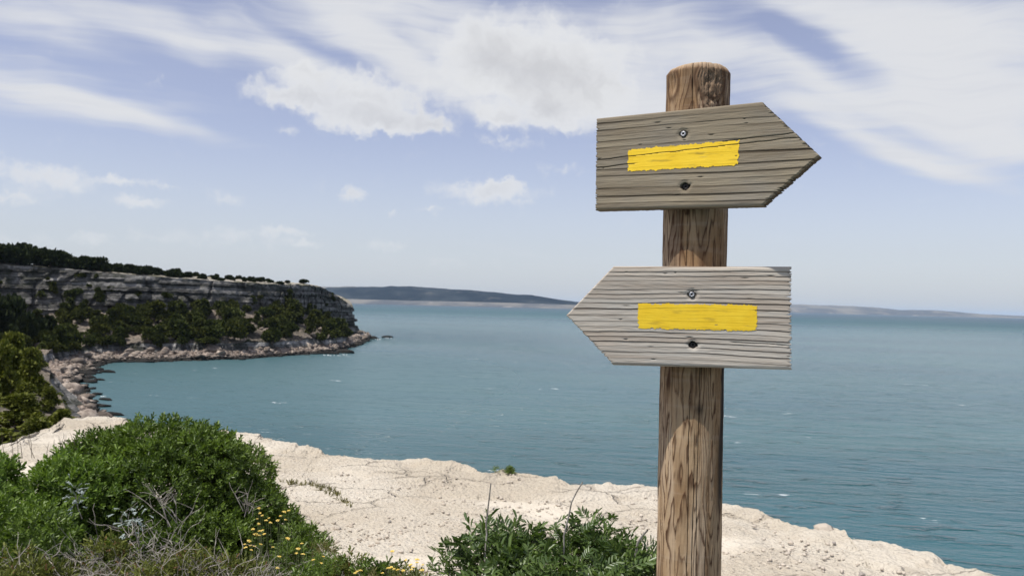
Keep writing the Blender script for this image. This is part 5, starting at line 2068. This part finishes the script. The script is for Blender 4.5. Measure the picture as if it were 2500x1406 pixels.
def build_stones():
    rs = np.random.RandomState(210)
    V0, F0 = icosphere(1)
    # loose grit over the shelf, past counting
    ac = Acc()
    for k in range(5200):
        px = rs.uniform(640, 2450)
        py = rs.uniform(1110, 1400)
        p = on_z(px, py, -0.5)
        e = np.interp(px, [a for a, b in EDGE_PX], [b for a, b in EDGE_PX])
        if py < e + 8:
            continue
        if pnoise(p[0] * 1.1, p[1] * 1.1, 30.0) < rs.uniform(-.5, .35):
            continue
        s = 0.006 + 0.016 * rs.uniform() ** 3
        z = ground_z(p[0], p[1])
        Vk = V0 * (1 + .3 * rs.uniform(-1, 1, (len(V0), 1))) * [s * 1.3, s, s * .7]
        a = rs.uniform(0, 6.28)
        Vk = np.stack([Vk[:, 0] * math.cos(a) - Vk[:, 1] * math.sin(a), Vk[:, 0] * math.sin(a) + Vk[:, 1] * math.cos(a), Vk[:, 2]], -1)
        ac.add(Vk + [p[0], p[1], z], None, F0)
    o = link('pebbles', ac.mesh('pebbles', M['pebble']))
    tag(o, 'loose pale pebbles lying over the limestone shelf', 'pebbles', kind='stuff')
    # stones that can be told apart
    for lb, px, py, z, s, mt in (
        ('brown stone lying left of the mastic bush', 1092, 1380, -.30, .05, 'rock_grey'),
        ('dark pebble on the bare shelf above the low scrub', 952, 1265, -.45, .022, 'rock_grey'),
        ('pale rubble stone at the bottom under the flowers', 735, 1376, -.2, .07, 'rock_grey'),
        ('white stone in the low scrub at the bottom edge', 748, 1388, -.2, .035, 'pebble'),
        ('grey rubble block behind the flowers at the right of the low scrub', 968, 1364, -.25, .085, 'rock_grey'),
        ('jagged grey stone left of the grey rubble block', 925, 1372, -.25, .06, 'rock_grey'),
        ('pale stone at the bottom edge below the low scrub', 590, 1398, -.15, .08, 'rock_grey'),
        ('small whitish stone in the scrub by the mossy clump', 800, 1330, -.3, .05, 'rock_grey'),
        ('dark brown chip lying on the shelf right of the post', 2105, 1392, -.47, .03, 'rock_grey'),
        ('brown chip near the rim right of the post', 2035, 1320, -.48, .022, 'rock_grey'),
        ('round pale block resting on the rim right of the post', 2010, 1300, -.5, .085, 'pebble'),
    ):
        P = on_z(px, py, z)
        Vr, Fr = rock_shape(int(px), 2, .75, .3)
        o = link('stone', mesh_arrays('stone', Vr, Fr, False, M[mt]), None, [P[0], P[1], float(ground_z(P[0], P[1])) + s * .25], (0, 0, rs.uniform(0, 6)), s)
        tag(o, lb, 'stone', 'stones on the shelf')


build_dome_shrub()
build_left_shrubs()
build_silver_plants()
build_flowers()
build_low_scrub()
build_mastic()
build_thin_stems()
build_stones()


# ------------------------------------------------------------------ air
def build_haze():
    mt = bpy.data.materials.new('haze_air')
    mt.use_nodes = True
    t = NT(mt.node_tree)
    t.n.clear()
    out = t.node('ShaderNodeOutputMaterial')
    pv = t.node('ShaderNodeVolumePrincipled')
    pv.inputs['Color'].default_value = (0.62, 0.79, 1.0, 1)
    pv.inputs['Density'].default_value = HAZE_DENSITY
    pv.inputs['Anisotropy'].default_value = 0.0
    t.l.new(pv.outputs[0], out.inputs['Volume'])
    S = 31000.0
    z0, z1 = SEA_Z - 3.0, 125.0
    V = [(-S, -3000, z0), (S, -3000, z0), (S, S, z0), (-S, S, z0), (-S, -3000, z1), (S, -3000, z1), (S, S, z1), (-S, S, z1)]
    F = [[0, 3, 2, 1], [4, 5, 6, 7], [0, 1, 5, 4], [1, 2, 6, 5], [2, 3, 7, 6], [3, 0, 4, 7]]
    o = link('haze', mesh_arrays('haze', V, np.array(F), False, mt))
    tag(o, kind='stuff')


HAZE_DENSITY = 3.2e-5
build_haze()
